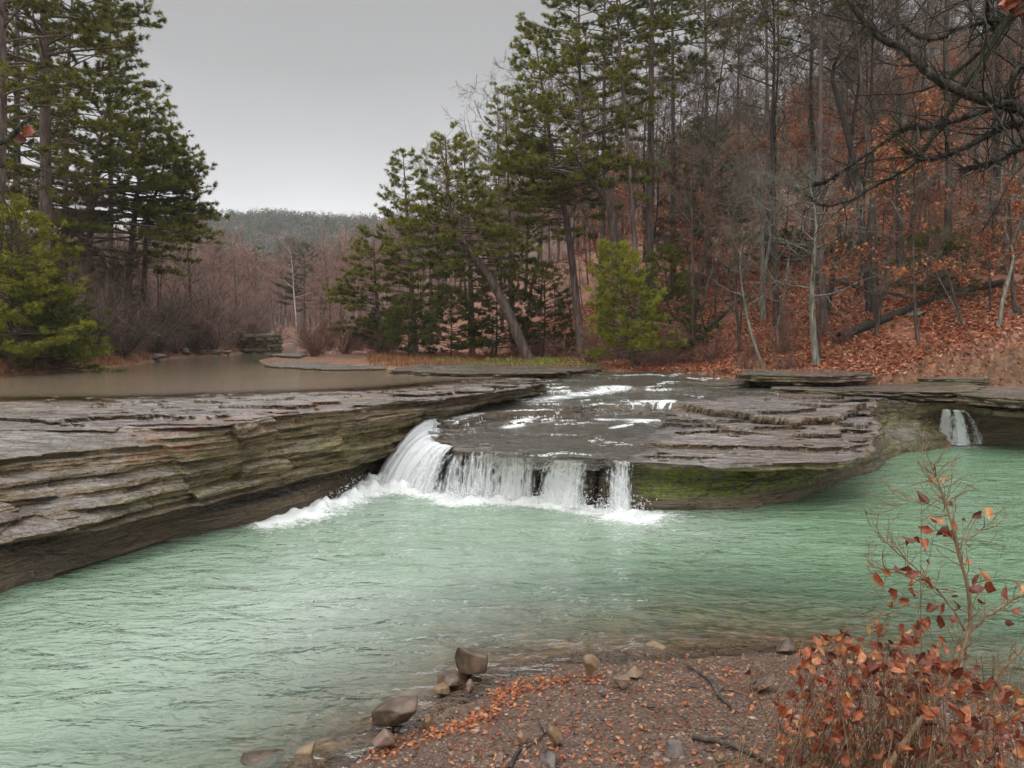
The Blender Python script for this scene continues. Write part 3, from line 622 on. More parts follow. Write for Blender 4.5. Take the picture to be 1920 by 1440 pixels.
# ------------------------------------------------------------------ falling water
def waterfall(lips, foots, dens, label, seed, back=.3, layers=3, zfoot=0.03, group=None, slide=0.0):
    L = spline([G(*p) for p in lips], 90); Fo = spline([G(*p) for p in foots], 90)
    for i in range(len(L)):
        if zfoot < .5: L[i, 2] = float(slabtop(L[i:i + 1, 0], L[i:i + 1, 1], 0)[0]) + .015
    V = []; Fs = []; AU = []; AV = []; AD = []; AL = []
    seg = np.linalg.norm(np.diff(L, axis=0), axis=1); um = np.concatenate([[0], np.cumsum(seg)])
    n = max(40, int(um[-1] / .025)); uu = np.linspace(0, um[-1], n)
    Li = np.stack([np.interp(uu, um, L[:, k]) for k in range(3)], 1); Fi = np.stack([np.interp(uu, um, Fo[:, k]) for k in range(3)], 1)
    di = np.interp(uu, np.linspace(0, um[-1], len(dens)), dens)
    o = unit((Fi - Li) * np.array([1, 1, 0])); nv = 34
    for k in range(layers):
        tv = np.linspace(-.3, 1, nv); P = np.zeros((n, nv, 3))
        for j, t in enumerate(tv):
            if t < 0:
                q = Li + o * (t / .3 * back); q[:, 2] = Li[:, 2] + .012 - .02 * t
                if zfoot < .5: q[:, 2] = slabtop(q[:, 0], q[:, 1], 0) + .025
            else:
                hor = t * (1 - slide) + slide * (1 - (1 - t) ** 1.4)
                q = Li + (Fi - Li) * np.array([hor, hor, 0]); q[:, 2] = Li[:, 2] + .012 - (Li[:, 2] - zfoot) * (t ** (2 - .7 * slide))
            wob = .5 * fbm(uu * 2.2, t * .9, k * 5, 3, seed) + .5 * noise(uu * 9, t * 1.5, k * 3, seed + 4)
            q = q + o * (wob * (.04 + .13 * max(t, 0)) + .04 * k)[:, None]
            P[:, j] = q
        a = np.arange(n - 1)[:, None] * nv; b = np.arange(nv - 1)[None]
        Fs.append((np.stack([a + b, a + nv + b, a + nv + b + 1, a + b + 1], -1).reshape(-1, 4)) + len(V) * n * nv)
        V.append(P.reshape(-1, 3)); AU.append(np.repeat(uu, nv)); AV.append(np.tile(tv, n)); AL.append(np.full(n * nv, k * 3.7 + seed))
        ed = np.clip(np.minimum(uu, uu[-1] - uu) / .3, 0, 1)
        AD.append((np.repeat(di + .1 * noise(uu * 1.7, 0, k, seed + 9) - .14 * (1 - ed), nv) + np.tile(np.where(tv < 0, tv * 1.3, .06 * tv ** 3), n) - .06 * (k > 0)))
    me = mesh_np('waterfall', np.concatenate(V), np.concatenate(Fs), M['fall'], dict(u=np.concatenate(AU), v=np.concatenate(AV), dens=np.concatenate(AD), layer=np.concatenate(AL)))
    tag(link('waterfall', me), label, 'waterfall', group)
waterfall([(845, 782, 1.2), (822, 796, 1.1), (815, 812, 1.05), (832, 832, .98), (862, 841, .96)], [(712, 902, 0), (712, 905, 0), (728, 915, 0), (775, 922, 0), (830, 933, 0)],
    [.46, .64, .72, .70, .56], 'dense white chute of water sliding off the left end of the ledge', 3, .25, 4, slide=.6)
waterfall([(845, 838, .96), (925, 848, .95), (1030, 856, .95)], [(818, 930, 0), (920, 938, 0), (1020, 944, 0)],
    [.54, .47, .50, .46, .52, .49, .46], 'wide thin veil of broken water over the middle of the ledge', 5, .35, 4)
waterfall([(1030, 853, .95), (1080, 857, .95), (1135, 860, .95)], [(1008, 945, 0), (1070, 953, 0), (1122, 958, 0)],
    [.44, .58, .62, .55, .50, .44, .42], 'bright white fall of water near the right end of the main falls', 7, .4, 4)
waterfall([(1122, 860, .95), (1160, 862, .95), (1198, 865, .95)], [(1112, 957, 0), (1160, 961, 0), (1192, 963, 0)],
    [.46, .53, .58, .57, .48], 'thin separate strands of water beside the mossy overhang', 9, .15, 3)
waterfall([(1770, 754, 1.33), (1790, 756, 1.33), (1808, 758, 1.33)], [(1758, 833, 0), (1798, 838, 0), (1846, 835, 0)],
    [.62, .70, .50, .66, .46, .62, .56], 'small separate waterfall pouring from the notch in the far right ledge', 11, .3, 3)
waterfall([(824, 750, 1.8), (840, 749, 1.8)], [(824, 782, 1.2), (838, 783, 1.2)], [.5, .58, .5], 'thin trickle of water down the mossy shelf above the chute', 13, .05, 2, zfoot=1.2)
waterfall([(957, 731, 1.78), (973, 730, 1.78)], [(957, 749, 1.4), (974, 749, 1.4)], [.55, .66, .55], 'short trickle of water off the shelf tip into the stream', 15, .1, 2, zfoot=1.42)
mb = MB()                                                   # drops thrown up at the foot of the falls
k = rng.integers(0, len(FOOTL) - 1, 3200); f = rng.random((3200, 1))
p = FOOTL[k] * (1 - f) + FOOTL[k + 1] * f + rng.normal(0, .2, (3200, 2))
z = np.abs(rng.normal(0, .13, 3200)) + .03
A = np.concatenate([p, z[:, None]], 1); B = A + rng.normal(0, .02, A.shape)
sticks(mb, A, B, np.full(3200, .006), np.full(3200, .004))
tag(link('spray', mb.mesh('spray', M['spray'])), 'white drops of spray at the foot of the falls', 'spray', kind='stuff')
# ------------------------------------------------------------------ tree makers (in local coordinates, base at the origin)
def pine_meshes(path, r0, crown0, Lmax, seed, shape='cone', dens=1.0, mat='needles', bark='pine_bark', nb=90, droop=.10, blade=.2, tips=1.7, dead=6, nblade=16, bias=None):
    global rng
    rng = np.random.default_rng(seed)
    path = spline(path, 40); n = len(path); hgt = path[-1, 2]
    rad = r0 * (1 - np.linspace(0, 1, n) ** 1.1 * .93)
    tb = MB(); fb = MB(); tube(tb, path, rad, 9, rough=.12)
    root = path[0] + np.array([[0, 0, -.4], [0, 0, .25]]); tube(tb, root, [r0 * 1.5, r0 * 1.02], 9)
    TP = []; TD = []; TR = []
    for b in range(nb + dead):
        isd = b >= nb
        f = crown0 + (1 - crown0) * (((b + rng.random()) / nb) ** .92) if not isd else crown0 * (.45 + .5 * rng.random())
        f = min(f, .995); x = f * (n - 1); i = min(int(x), n - 2); base = path[i] * (1 - x + i) + path[i + 1] * (x - i)
        t = (f - crown0) / (1 - crown0 + 1e-6)
        if shape == 'cone': L = Lmax * (1.0 - .84 * t) * (.45 + .55 * min(1, t * 7 + .35))
        elif shape == 'round': L = Lmax * math.sqrt(max(.05, 1 - (2 * t - .9) ** 2 * .92))
        else: L = Lmax * (1 - t) ** .7 + .25
        L *= .65 + .6 * rng.random()
        if isd: L = Lmax * (.2 + .4 * rng.random())
        az = b * 2.399 + rng.normal(0, .4)
        if bias is not None and rng.random() < .35: az = bias + rng.normal(0, .5)
        h = np.array([math.cos(az), math.sin(az), 0]); s = np.array([-h[1], h[0], 0])
        up = .42 * t + .05 + .12 * rng.normal(); tt = np.linspace(0, 1, 7)[:, None]
        P = base + h * L * tt + np.array([0, 0, 1.]) * L * (up * tt - (droop + .25 * (1 - t)) * tt ** 2 + .16 * tt ** 4) + s * L * .12 * rng.normal() * tt ** 2
        rb = max(.008, .0105 * L) * (1.2 if not isd else .9)
        tube(tb, P, np.linspace(rb, .006, 7), 4)
        if isd: 
            q = 5; k = rng.integers(2, 6, q); A = P[k]; sticks(tb, A, A + (rng.normal(size=(q, 3)) * .25 + h * .5) * .7, np.full(q, .009), np.full(q, .003)); continue
        nl = max(3, int(L * 3.2 * dens)); ts = rng.uniform(.28, 1, nl) ** .8
        j = ts * 6; ji = np.minimum(j.astype(int), 5); A = P[ji] * (1 - (j - ji))[:, None] + P[ji + 1] * (j - ji)[:, None]
        sg = rng.choice([-1, 1], nl)[:, None]
        d = unit(h * rng.uniform(.4, 1, (nl, 1)) + s * sg * rng.uniform(.3, 1.1, (nl, 1)) + np.array([0, 0, 1.]) * rng.uniform(-.1, .35, (nl, 1)))
        ll = (.25 + .42 * L * (1 - ts) * .9 + .12 * rng.random(nl))[:, None] * .8; B = A + d * ll
        sticks(tb, A, B, np.full(nl, .008), np.full(nl, .004))
        m = np.maximum(2, (ll[:, 0] / .13 * tips).astype(int)); idx = np.repeat(np.arange(nl), m)
        fr = rng.uniform(.15, 1.05, len(idx))[:, None]
        TP.append(A[idx] + (B - A)[idx] * fr + rng.normal(0, .03, (len(idx), 3))); TD.append(d[idx]); TR.append(np.clip(.25 + .35 * t + .22 * rng.normal(size=len(idx)) + .25 * noise(b * .37, f * 9, seed), 0, 1))
        e_ = 4; TP.append(P[-1] + rng.normal(0, .05, (e_, 3))); TD.append(np.tile(h, (e_, 1))); TR.append(np.full(e_, .6))
    TP = np.concatenate(TP); TD = np.concatenate(TD); TR = np.concatenate(TR); N = len(TP)
    idx = np.repeat(np.arange(N), nblade)
    d = unit(TD[idx] * .75 + np.array([0, 0, .35]) + rng.normal(0, .62, (len(idx), 3)))
    blades(fb, TP[idx] + rng.normal(0, .015, (len(idx), 3)), d, blade * rng.uniform(.6, 1.15, len(idx)), .024 * blade / .2 * rng.uniform(.7, 1.2, len(idx)), np.clip(TR[idx] + rng.normal(0, .08, len(idx)), 0, 1))
    return tb.mesh('trunk', M[bark]), fb.mesh('crown', M[mat], False)
def put_tree(name, loc, tm, cm, label, cat, group=None, rz=0.0):
    r = empty(name, loc, rz, label, cat, group)
    link('trunk', tm, r); link('crown', cm, r); return r
def hero_path(pts, Y, dY=0.0):
    b = D(pts[0][0], pts[0][1], Y); b[2] = gz(b[0], b[1]) - .05
    P = [b] + [D(x, y, Y + dY * (i + 1)) for i, (x, y) in enumerate(pts[1:])]
    return b, np.array(P) - b
def hero(pts, Y, label, name='pine_tree', cat='pine tree', dY=0.0, **kw):
    b, P = hero_path(pts, Y, dY); return put_tree(name, b, *pine_meshes(P, **kw), label, cat)
hero([(86, 690), (86, 300), (82, -60), (84, -400)], 31, 'tall pine with the thickest pale trunk on the left bank', r0=.30, crown0=.28, Lmax=4.6, seed=1, nb=110, shape='round', bias=-.2)
hero([(152, 690), (168, 450), (180, 300), (215, 160)], 36, 'dark trunked pine on the left bank with long tiered boughs over the pool', r0=.22, crown0=.26, Lmax=6.2, seed=2, nb=120, bias=0)
hero([(233, 680), (250, 430), (262, 330), (285, 190)], 39, 'leaning pine on the left bank whose top stands furthest right over the pool', r0=.2, crown0=.34, Lmax=4.6, seed=3, nb=85, bias=-.1)
hero([(268, 680), (276, 430), (300, 340), (318, 262)], 39, 'thin pine on the left bank with low boughs reaching towards the far ridge', r0=.16, crown0=.34, Lmax=3.8, seed=4, nb=62, bias=0)
hero([(34, 700), (32, 200), (34, -340)], 34, 'tall pine behind the thick pale trunk near the left edge', r0=.22, crown0=.3, Lmax=3.6, seed=5, nb=85, shape='round')
hero([(-20, 700), (5, 200), (-5, -340)], 26, 'pine at the very left edge with its trunk cut by the frame', r0=.24, crown0=.35, Lmax=3.6, seed=6, nb=70, shape='round')
hero([(122, 690), (126, 200), (140, -90)], 42, 'slim pine standing behind the gap between the two front left trunks', r0=.2, crown0=.35, Lmax=3.4, seed=7, nb=75, shape='round')
hero([(206, 690), (208, 400), (205, 120), (210, 20)], 45, 'slim pine at the back of the left grove rising above its neighbours', r0=.2, crown0=.32, Lmax=3.0, seed=8, nb=70)
hero([(992, 655), (930, 540), (868, 450), (842, 380), (835, 258)], 35, 'pine with a dark trunk leaning hard to the left over the stream bank', r0=.27, crown0=.32, Lmax=3.9, seed=11, nb=100, dead=2)
hero([(778, 655), (768, 480), (756, 290)], 41, 'narrow pointed pine at the left end of the right bank grove', r0=.2, crown0=.22, Lmax=3.2, seed=12, nb=90)
hero([(722, 655), (706, 560), (700, 430)], 43, 'low spreading pine reaching its boughs out over the valley floor', r0=.17, crown0=.2, Lmax=3.6, seed=13, nb=75, bias=3.14)
hero([(885, 655), (880, 450), (868, 262)], 42, 'dense pine just behind the leaning dark trunk', r0=.2, crown0=.25, Lmax=3.4, seed=14, nb=80)
hero([(1092, 640), (1065, 430), (1030, 250), (1002, 62)], 36, 'tall pointed pine rising alone against the sky left of the main grove', r0=.21, crown0=.30, Lmax=3.7, seed=15, nb=100, bias=3.3)
hero([(1168, 630), (1148, 410), (1120, 350), (1095, 320), (1088, 180), (1084, -90)], 34, 'pine with an arched lower trunk that bends left then rises straight', r0=.24, crown0=.33, Lmax=3.7, seed=16, nb=100, shape='round', bias=3.1)
hero([(1216, 650), (1220, 300), (1222, 0), (1222, -320)], 36, 'straight thick pine with its crown above the frame in the middle of the grove', r0=.24, crown0=.5, Lmax=3.2, seed=17, nb=65, shape='round', dead=14)
hero([(1205, 640), (1182, 330), (1160, 60), (1150, -220)], 33, 'thin dark pine tilting left across the grove', r0=.13, crown0=.55, Lmax=3.0, seed=18, nb=60, shape='round', dead=12)
hero([(1262, 600), (1262, 200), (1258, -240)], 45, 'slender pine with bare lower trunk right of the thick straight one', r0=.2, crown0=.55, Lmax=3.4, seed=19, nb=65, shape='round', dead=12)
hero([(1328, 600), (1325, 200), (1320, -180)], 47, 'far pine with reddish trunk seen against the pale sky', r0=.2, crown0=.55, Lmax=3.6, seed=20, nb=65, shape='round', dead=12)
hero([(1128, 600), (1132, 250), (1135, -160)], 42, 'pine behind the arched trunk filling the crown of the grove', r0=.2, crown0=.42, Lmax=3.4, seed=21, nb=80, shape='round')
hero([(960, 640), (955, 400), (946, 170)], 47, 'far pine filling the shoulder between the two pointed tops', r0=.2, crown0=.35, Lmax=3.5, seed=22, nb=75)
hero([(1542, 690), (1537, 380), (1541, 0), (1541, -330)], 30, 'straight dark trunked pine standing alone among bare trees on the slope', r0=.155, crown0=.62, Lmax=3.4, seed=23, nb=60, shape='round', dead=10)
hero([(1440, 600), (1438, 150), (1436, -200)], 52, 'pine high on the slope with its thin crown at the top edge', r0=.2, crown0=.6, Lmax=4.0, seed=24, nb=60, shape='round')
# ---- evergreen bushes and cedars
def cedar(px, py, topy, wpx, Y, mat, label, seed, name='cedar_tree', cat='cedar tree', nb=80, lean=0.0, c0=.12, dens=1.5):
    b = D(px, py, Y); b[2] = gz(b[0], b[1]) - .05; top = D(px + lean, topy, Y); 
    P = np.array([[0, 0, 0], (top - b) * .5 + np.array([.05, 0, 0]), top - b])
    Lm = wpx * .5 / FPX * Y * 1.15
    return put_tree(name, b, *pine_meshes(P, max(.04, .014 * P[-1][2]), c0, Lm, seed, 'cedar', dens, mat, 'grey_bark', nb, -.12, .15, 2.4, 3, 11), label, cat)
cedar(1190, 665, 462, 122, 28, 'cedar', 'bright yellow green cedar standing at the foot of the leafy slope', 31, nb=110, lean=-40, c0=.14, dens=1.6)
cedar(1255, 655, 470, 130, 33, 'dark_cedar', 'dark cedar directly behind the bright yellow green one', 32, lean=-10)
cedar(1315, 560, 225, 175, 44, 'dark_cedar', 'large dark cedar high in the trees right of the pine grove', 33, nb=130)
cedar(845, 655, 545, 110, 37, 'dark_cedar', 'rounded green cedar left of the leaning pine base', 34, nb=80)
cedar(765, 655, 560, 95, 38, 'dark_cedar', 'squat dark cedar at the edge of the stream flats', 35, nb=80)
cedar(715, 652, 585, 75, 44, 'dark_cedar', 'small cedar furthest left on the stream flats', 36, nb=50)
cedar(930, 650, 520, 120, 38, 'dark_cedar', 'dark cedar partly behind the leaning pine trunk', 37, nb=70)
cedar(1020, 650, 500, 130, 39, 'dark_cedar', 'dark cedar between the leaning pine and the arched pine', 38, nb=80)
cedar(1755, 690, 440, 130, 29, 'dark_cedar', 'thin see through cedar on the right slope', 39, nb=60, dens=.9)
cedar(1690, 470, 270, 90, 46, 'dark_cedar', 'dark cedar above the fallen logs on the right slope', 40, nb=80)
cedar(1480, 600, 440, 120, 42, 'dark_cedar', 'low dark cedar behind the lichen covered limbs', 41, nb=60)
cedar(20, 700, 380, 240, 26, 'cedar', 'bright green cedar at the left edge above the brown bank', 42, nb=130, c0=.05)
cedar(75, 700, 520, 190, 27, 'dark_cedar', 'lower green cedar beside the bright one at the left edge', 43, nb=90, c0=.04)
cedar(118, 694, 600, 110, 28, 'cedar', 'small green bush on the left bank near the water', 44, nb=60, c0=.04)
cedar(115, 640, 400, 170, 36, 'dark_cedar', 'dark cedar deep in the left grove between two pine trunks', 45, nb=90)
cedar(210, 640, 470, 120, 40, 'dark_cedar', 'small dark cedar behind the leaning left pine', 46, nb=60)
cedar(570, 650, 458, 95, 85, 'far_needles', 'lone rounded evergreen on the valley floor below the far ridge', 47, nb=90, c0=.35)
# ---- bare trees
def bare_meshes(hgt, r0, seed, spread=.33, nl1=16, crown0=.3, bark='grey_bark', tw='twig', leafmat=None, nleaf=0, bend=.05, path=None, up=.5, nsub=7, twl=.5, l1scale=1.0):
    global rng
    rng = np.random.default_rng(seed)
    if path is None:
        z = np.linspace(0, hgt, 9); path = np.stack([np.cumsum(rng.normal(0, bend * hgt / 9, 9)), np.cumsum(rng.normal(0, bend * hgt / 9, 9)), z], 1); path -= path[0]
    path = spline(path, 30); n = 30; tb = MB(); cb = MB()
    tube(tb, path, r0 * (1 - .93 * np.linspace(0, 1, n)), 7, rough=.15)
    tube(tb, path[0] + np.array([[0, 0, -.5], [0, 0, .3]]), [r0 * 1.5, r0 * 1.0], 7)
    LP = []
    for b in range(nl1):
        f = crown0 + (1 - crown0) * (b + rng.random()) / nl1; x = min(f, .97) * (n - 1); i = int(x); base = path[i]
        L = hgt * spread * (1.15 - .75 * (f - crown0) / (1 - crown0)) * rng.uniform(.6, 1.2) * l1scale
        az = b * 2.4 + rng.normal(0, .5); h = np.array([math.cos(az), math.sin(az), 0])
        d = unit(h + np.array([0, 0, up * rng.uniform(.5, 1.6)])); P = [base]
        for k in range(6):
            d = unit(d + rng.normal(0, .17, 3) + np.array([0, 0, .06])); P.append(P[-1] + d * L / 6)
        P = np.array(P); rb = max(.01, r0 * .42 * (1 - .7 * f)); tube(tb, P, np.linspace(rb, rb * .22, 7), 4)
        for c in range(nsub):
            j = rng.integers(1, 7); A = P[j]; dd = unit(unit(P[j] - P[j - 1]) + rng.normal(0, .65, 3) + np.array([0, 0, .15])); l2 = L * rng.uniform(.25, .5)
            Q = [A]
            for k in range(4):
                dd = unit(dd + rng.normal(0, .2, 3) + np.array([0, 0, .08])); Q.append(Q[-1] + dd * l2 / 4)
            Q = np.array(Q); tube(cb, Q, np.linspace(rb * .38, rb * .12 + .002, 5), 3, rng.random() * .5); LP.append((Q, l2))
    S = []; T = []
    for Q, l2 in LP:
        m = 9; j = rng.integers(1, 5, m); f = rng.random((m, 1)); A = Q[j - 1] * (1 - f) + Q[j] * f
        d = unit(unit(Q[j] - Q[j - 1]) + rng.normal(0, .6, (m, 3)) + np.array([0, 0, .2])); S.append(A); T.append(A + d * (twl * rng.uniform(.5, 1.3, (m, 1))) * min(1., hgt / 9))
    S = np.concatenate(S); T = np.concatenate(T); rv = rng.random(len(S)); rt = .0085 * max(.5, hgt / 13)
    sticks(cb, S, T, np.full(len(S), rt), np.full(len(S), rt * .5), rv)
    k = np.repeat(np.arange(len(S)), 2); f = rng.uniform(.3, .95, (len(k), 1)); A = S[k] * (1 - f) + T[k] * f
    d = unit(unit(T - S)[k] + rng.normal(0, .55, (len(k), 3))); sticks(cb, A, A + d * twl * .55 * rng.uniform(.5, 1.2, (len(k), 1)) * min(1., hgt / 9), np.full(len(k), rt * .6), np.full(len(k), rt * .3), rng.random(len(k)))
    if nleaf:
        q = rng.integers(0, len(S), nleaf); f = rng.random((nleaf, 1)); clump = noise(S[q, 0] * 1.1, S[q, 1] * 1.1, S[q, 2] * 1.6, seed) + rng.normal(0, .3, nleaf)
        q = q[clump > -.1]; f = f[clump > -.1]; pts = S[q] * (1 - f) + T[q] * f + rng.normal(0, .05, (len(q), 3))
        lm_ = MB(); nr = rng.normal(size=(len(q), 3)) + np.array([0, 0, .6])
        d = unit(rng.normal(size=(len(q), 3)) + np.array([0, 0, -.5])); blades(lm_, pts, d, rng.uniform(.09, .15, len(q)), rng.uniform(.07, .11, len(q)), rng.random(len(q)))
        return tb.mesh('trunk', M[bark]), cb.mesh('crown', M[tw]), lm_.mesh('foliage', M[leafmat], False)
    return tb.mesh('trunk', M[bark]), cb.mesh('crown', M[tw])
def proto(name, meshes, label, cat, group=None, loc=(0, 0, 0)):
    r = empty(name, loc, 0, label, cat, group)
    for m, nm in zip(meshes, ('trunk', 'crown', 'foliage')): link(nm, m, r)
    return r
TAKEN = []
def scatter(protos, n, region, label, group, zs=(.8, 1.25), mind=1.2, seed=0, tilt=.06, tries=40, sink=.05):
    """n copies on ground points accepted by region(x, y); the protos themselves take the first places."""
    r = np.random.default_rng(seed); done = 0; first = list(protos)
    for _ in range(n * tries):
        if done >= n: break
        x, y = region(r)
        if x is None: continue
        px = 960 + x / y * FPX
        if px < -60 or px > 1980: continue
        if any((x - a) ** 2 + (y - b) ** 2 < mind * mind for a, b in TAKEN): continue
        TAKEN.append((x, y)); z = gz(x, y) - sink; s = r.uniform(*zs); rz = r.uniform(0, 6.28); tl = (r.normal(0, tilt), r.normal(0, tilt))
        if first:
            o = first.pop(0); o.location = (x, y, z); o.rotation_euler = (*tl, rz); o.scale = (s, s, s); o['label'] = label; o['group'] = group
        else: copy_tree(protos[int(r.integers(len(protos)))], (x, y, z), rz, s, label, group, tl)
        done += 1
    for o in first:
        for c in list(o.children): bpy.data.objects.remove(c)
        bpy.data.objects.remove(o)
    return done
def hillspot(d0, d1, y0, y1, px0=620, px1=1960):
    def f(r):
        y = y0 + (y1 - y0) * r.random() ** 1.3; px = r.uniform(px0, px1); x = (px - 960) / FPX * y
        d = float(hill_d(np.array([x]), np.array([y]))[0])
        return (x, y) if d0 < d < d1 else (None, None)
    return f
def box(px0, px1, y0, y1, test=None):
    def f(r):
        y = r.uniform(y0, y1); x = (r.uniform(px0, px1) - 960) / FPX * y
        if float(sd_poly(np.array([x]), np.array([y]), CHAN)[0]) > -.5: return None, None
        if test and not test(x, y): return None, None
        return x, y
    return f
bt = [proto('bare_tree', bare_meshes(13 + k, .09 + .014 * k, 300 + k, spread=[.24, .3, .2, .34, .27, .22][k], nl1=[15, 18, 13, 18, 16, 14][k], crown0=[.5, .42, .6, .45, .5, .6][k], bark=['grey_bark', 'dark_bark'][k % 2]), 'x', 'bare tree') for k in range(6)]
n1 = scatter(bt, 84, hillspot(2, 75, 27, 105), 'leafless forest tree on the leaf covered hillside, one of the many slim trunks', 'leafless trees on the hillside', seed=5, mind=1.6)
pl = [proto('bare_tree', bare_meshes(7 + k, .075, 380 + k, spread=.5, nl1=14, crown0=.3, bark='lichen_bark', tw='lichen_bark', nsub=6, twl=.5, up=.15, bend=.16), 'x', 'bare tree') for k in range(3)]
scatter(pl, 11, hillspot(1, 26, 26, 48, 1150), 'crooked pale grey lichen covered tree leaning on the leafy slope', 'pale leaning trees on the slope', seed=15, mind=2.2, tilt=.22)
sp = [proto('sapling', bare_meshes(5 + k, .035 + .01 * k, 320 + k, spread=.3, nl1=12, crown0=.15, tw=['twig', 'red_twig'][k % 2], nsub=4), 'x', 'sapling') for k in range(3)]
scatter(sp, 42, hillspot(-1, 30, 25, 55, 950), 'thin bare sapling in the leaf litter at the foot of the slope', 'bare saplings at the foot of the slope', seed=6, mind=.8, tilt=.15)
rs = [proto('rust_leaved_tree', bare_meshes(5 + 1.3 * k, .04 + .012 * k, 340 + k, spread=.38, nl1=14, crown0=.15, nsub=5, leafmat='rust', nleaf=3600), 'x', 'young tree') for k in range(3)]
scatter(rs, 60, hillspot(2, 48, 27, 70, 1100), 'young tree on the hillside still holding its rust orange leaves', 'rust leaved young trees on the hillside', seed=7, mind=1.6)
rt_ = [proto('bare_tree', bare_meshes(9 + k, .10, 360 + k, spread=.34, nl1=18, crown0=.15, tw='thicket_twig', nsub=7, twl=.6), 'x', 'bare tree') for k in range(4)]
scatter(rt_, 62, box(330, 760, 50, 130), 'leafless reddish tree on the flat valley floor below the far ridge', 'reddish bare trees on the valley floor', seed=8, mind=2.0, zs=(.5, .8))
lt = [proto('bare_tree', bare_meshes(8 + k, .08, 370 + k, spread=.34, nl1=16, crown0=.12, tw=['thicket_twig', 'twig'][k % 2], nsub=6, twl=.55), 'x', 'bare tree') for k in range(3)]
scatter(lt, 46, box(-20, 430, 28, 75), 'leafless tree in the thicket behind the left bank pines', 'bare trees behind the left bank', seed=9, zs=(.65, 1.05), mind=1.4, tilt=.12)
# ---- twiggy shrubs
def shrub_meshes(h, seed, tw='twig', n=16, leafmat=None, nleaf=0):
    global rng
    rng = np.random.default_rng(seed); tb = MB(); cb = MB(); S = []; T = []
    for i in range(n):
        d = unit(np.array([rng.normal(0, .55), rng.normal(0, .55), 1.0])); P = [np.array([rng.normal(0, .12), rng.normal(0, .12), -.05])]; L = h * rng.uniform(.6, 1.15)
        for k in range(6): d = unit(d + rng.normal(0, .13, 3)); P.append(P[-1] + d * L / 6)
        P = np.array(P); tube(tb, P, np.linspace(.014, .004, 7) * h / 1.6, 4)
        m = 16; j = rng.integers(1, 7, m); f = rng.random((m, 1)); A = P[j - 1] * (1 - f) + P[j] * f
        dd = unit(unit(P[j] - P[j - 1]) + rng.normal(0, .55, (m, 3))); B = A + dd * rng.uniform(.15, .38, (m, 1)) * h; S.append(A); T.append(B)
    S = np.concatenate(S); T = np.concatenate(T); sticks(cb, S, T, np.full(len(S), .010), np.full(len(S), .005), rng.random(len(S)))
    k = np.repeat(np.arange(len(S)), 4); f = rng.random((len(k), 1)); A = S[k] * (1 - f) + T[k] * f
    B = A + unit(unit(T - S)[k] + rng.normal(0, .6, (len(k), 3))) * rng.uniform(.06, .2, (len(k), 1)) * h
    sticks(cb, A, B, np.full(len(k), .006), np.full(len(k), .003), rng.random(len(k)))
    out = [tb.mesh('stems', M['grey_bark']), cb.mesh('twigs', M[tw])]
    if nleaf:
        lb = MB(); q = rng.integers(0, len(A), nleaf); blades(lb, B[q], unit(rng.normal(size=(nleaf, 3))), rng.uniform(.05, .09, nleaf), rng.uniform(.03, .06, nleaf), rng.random(nleaf)); out.append(lb.mesh('foliage', M[leafmat], False))
    return out
def sproto(ms):
    r = empty('bare_shrub', (0, 0, 0), 0, 'x', 'shrub')
    for m, nm in zip(ms, ('stems', 'twigs', 'foliage')): link(nm, m, r)
    return r
ss = [sproto(shrub_meshes(2.7 + .5 * k, 400 + k, ['twig', 'thicket_twig'][k % 2], 22)) for k in range(4)]
def leftbank(r):
    y = r.uniform(26, 62); x = (r.uniform(60, 470) - 960) / FPX * y
    d = -float(sd_poly(np.array([x]), np.array([y]), CHAN)[0])
    return (x, y) if .4 < d < 7 and x < -8 else (None, None)
scatter(ss, 90, leftbank, 'tangled leafless shrub on the bank of the upper pool', 'tangled shrubs along the left bank', seed=11, mind=.9, zs=(.45, .95))
sr = [sproto(shrub_meshes(1.3 + .3 * k, 420 + k, 'red_twig', 14, 'rust', 50)) for k in range(3)]
def rightfoot(r):
    y = r.uniform(26.5, 42); x = (r.uniform(740, 1960) - 960) / FPX * y
    d = float(hill_d(np.array([x]), np.array([y]))[0])
    return (x, y) if -4.0 < d < 3 and float(sd_poly(np.array([x]), np.array([y]), CHAN)[0]) < -1 else (None, None)
scatter(sr, 28, rightfoot, 'low reddish twiggy shrub where the leafy slope meets the rock flats', 'low reddish shrubs along the foot of the slope', seed=12, mind=.9, zs=(.5, 1.0))
scatter([sproto(shrub_meshes(1.5 + .3 * k, 440 + k, 'red_twig', 14)) for k in range(2)], 30, box(480, 740, 40, 80), 'low reddish shrub on the valley floor beyond the flat grey rock', 'low shrubs on the valley floor', seed=13, mind=1.5)
# ---- single bare trees the photograph picks out
def hbare(pts, Y, label, r0, seed, dY=0.0, name='bare_tree', **kw):
    b, P = hero_path(pts, Y, dY); ms = bare_meshes(P[-1][2], r0, seed, path=P, **kw)
    return proto(name, ms, label, 'bare tree', None, b)
hbare([(1636, 470), (1605, 330), (1572, 190), (1562, 130), (1600, 60), (1640, -40)], 30, 'black leaning bare tree crossing the slope below the overhanging limbs', .16, 501, bark='dark_bark', crown0=.55, nl1=10, spread=.3)
hbare([(1432, 668), (1402, 600), (1388, 500), (1395, 430)], 27.5, 'crooked grey sapling leaning left at the foot of the slope', .07, 502, crown0=.4, nl1=10, spread=.35, bark='lichen_bark')
hbare([(1530, 690), (1522, 560), (1530, 420), (1515, 330)], 26.5, 'pale lichen covered tree with crooked drooping limbs on the slope', .13, 503, crown0=.35, nl1=17, spread=.5, bark='lichen_bark', tw='lichen_bark', up=.1, l1scale=1.15)
hbare([(1432, 560), (1428, 420), (1420, 330)], 34, 'grey tree with wide lichen limbs left of the dark straight pine', .14, 504, crown0=.5, nl1=15, spread=.5, bark='lichen_bark', tw='lichen_bark', up=.12)
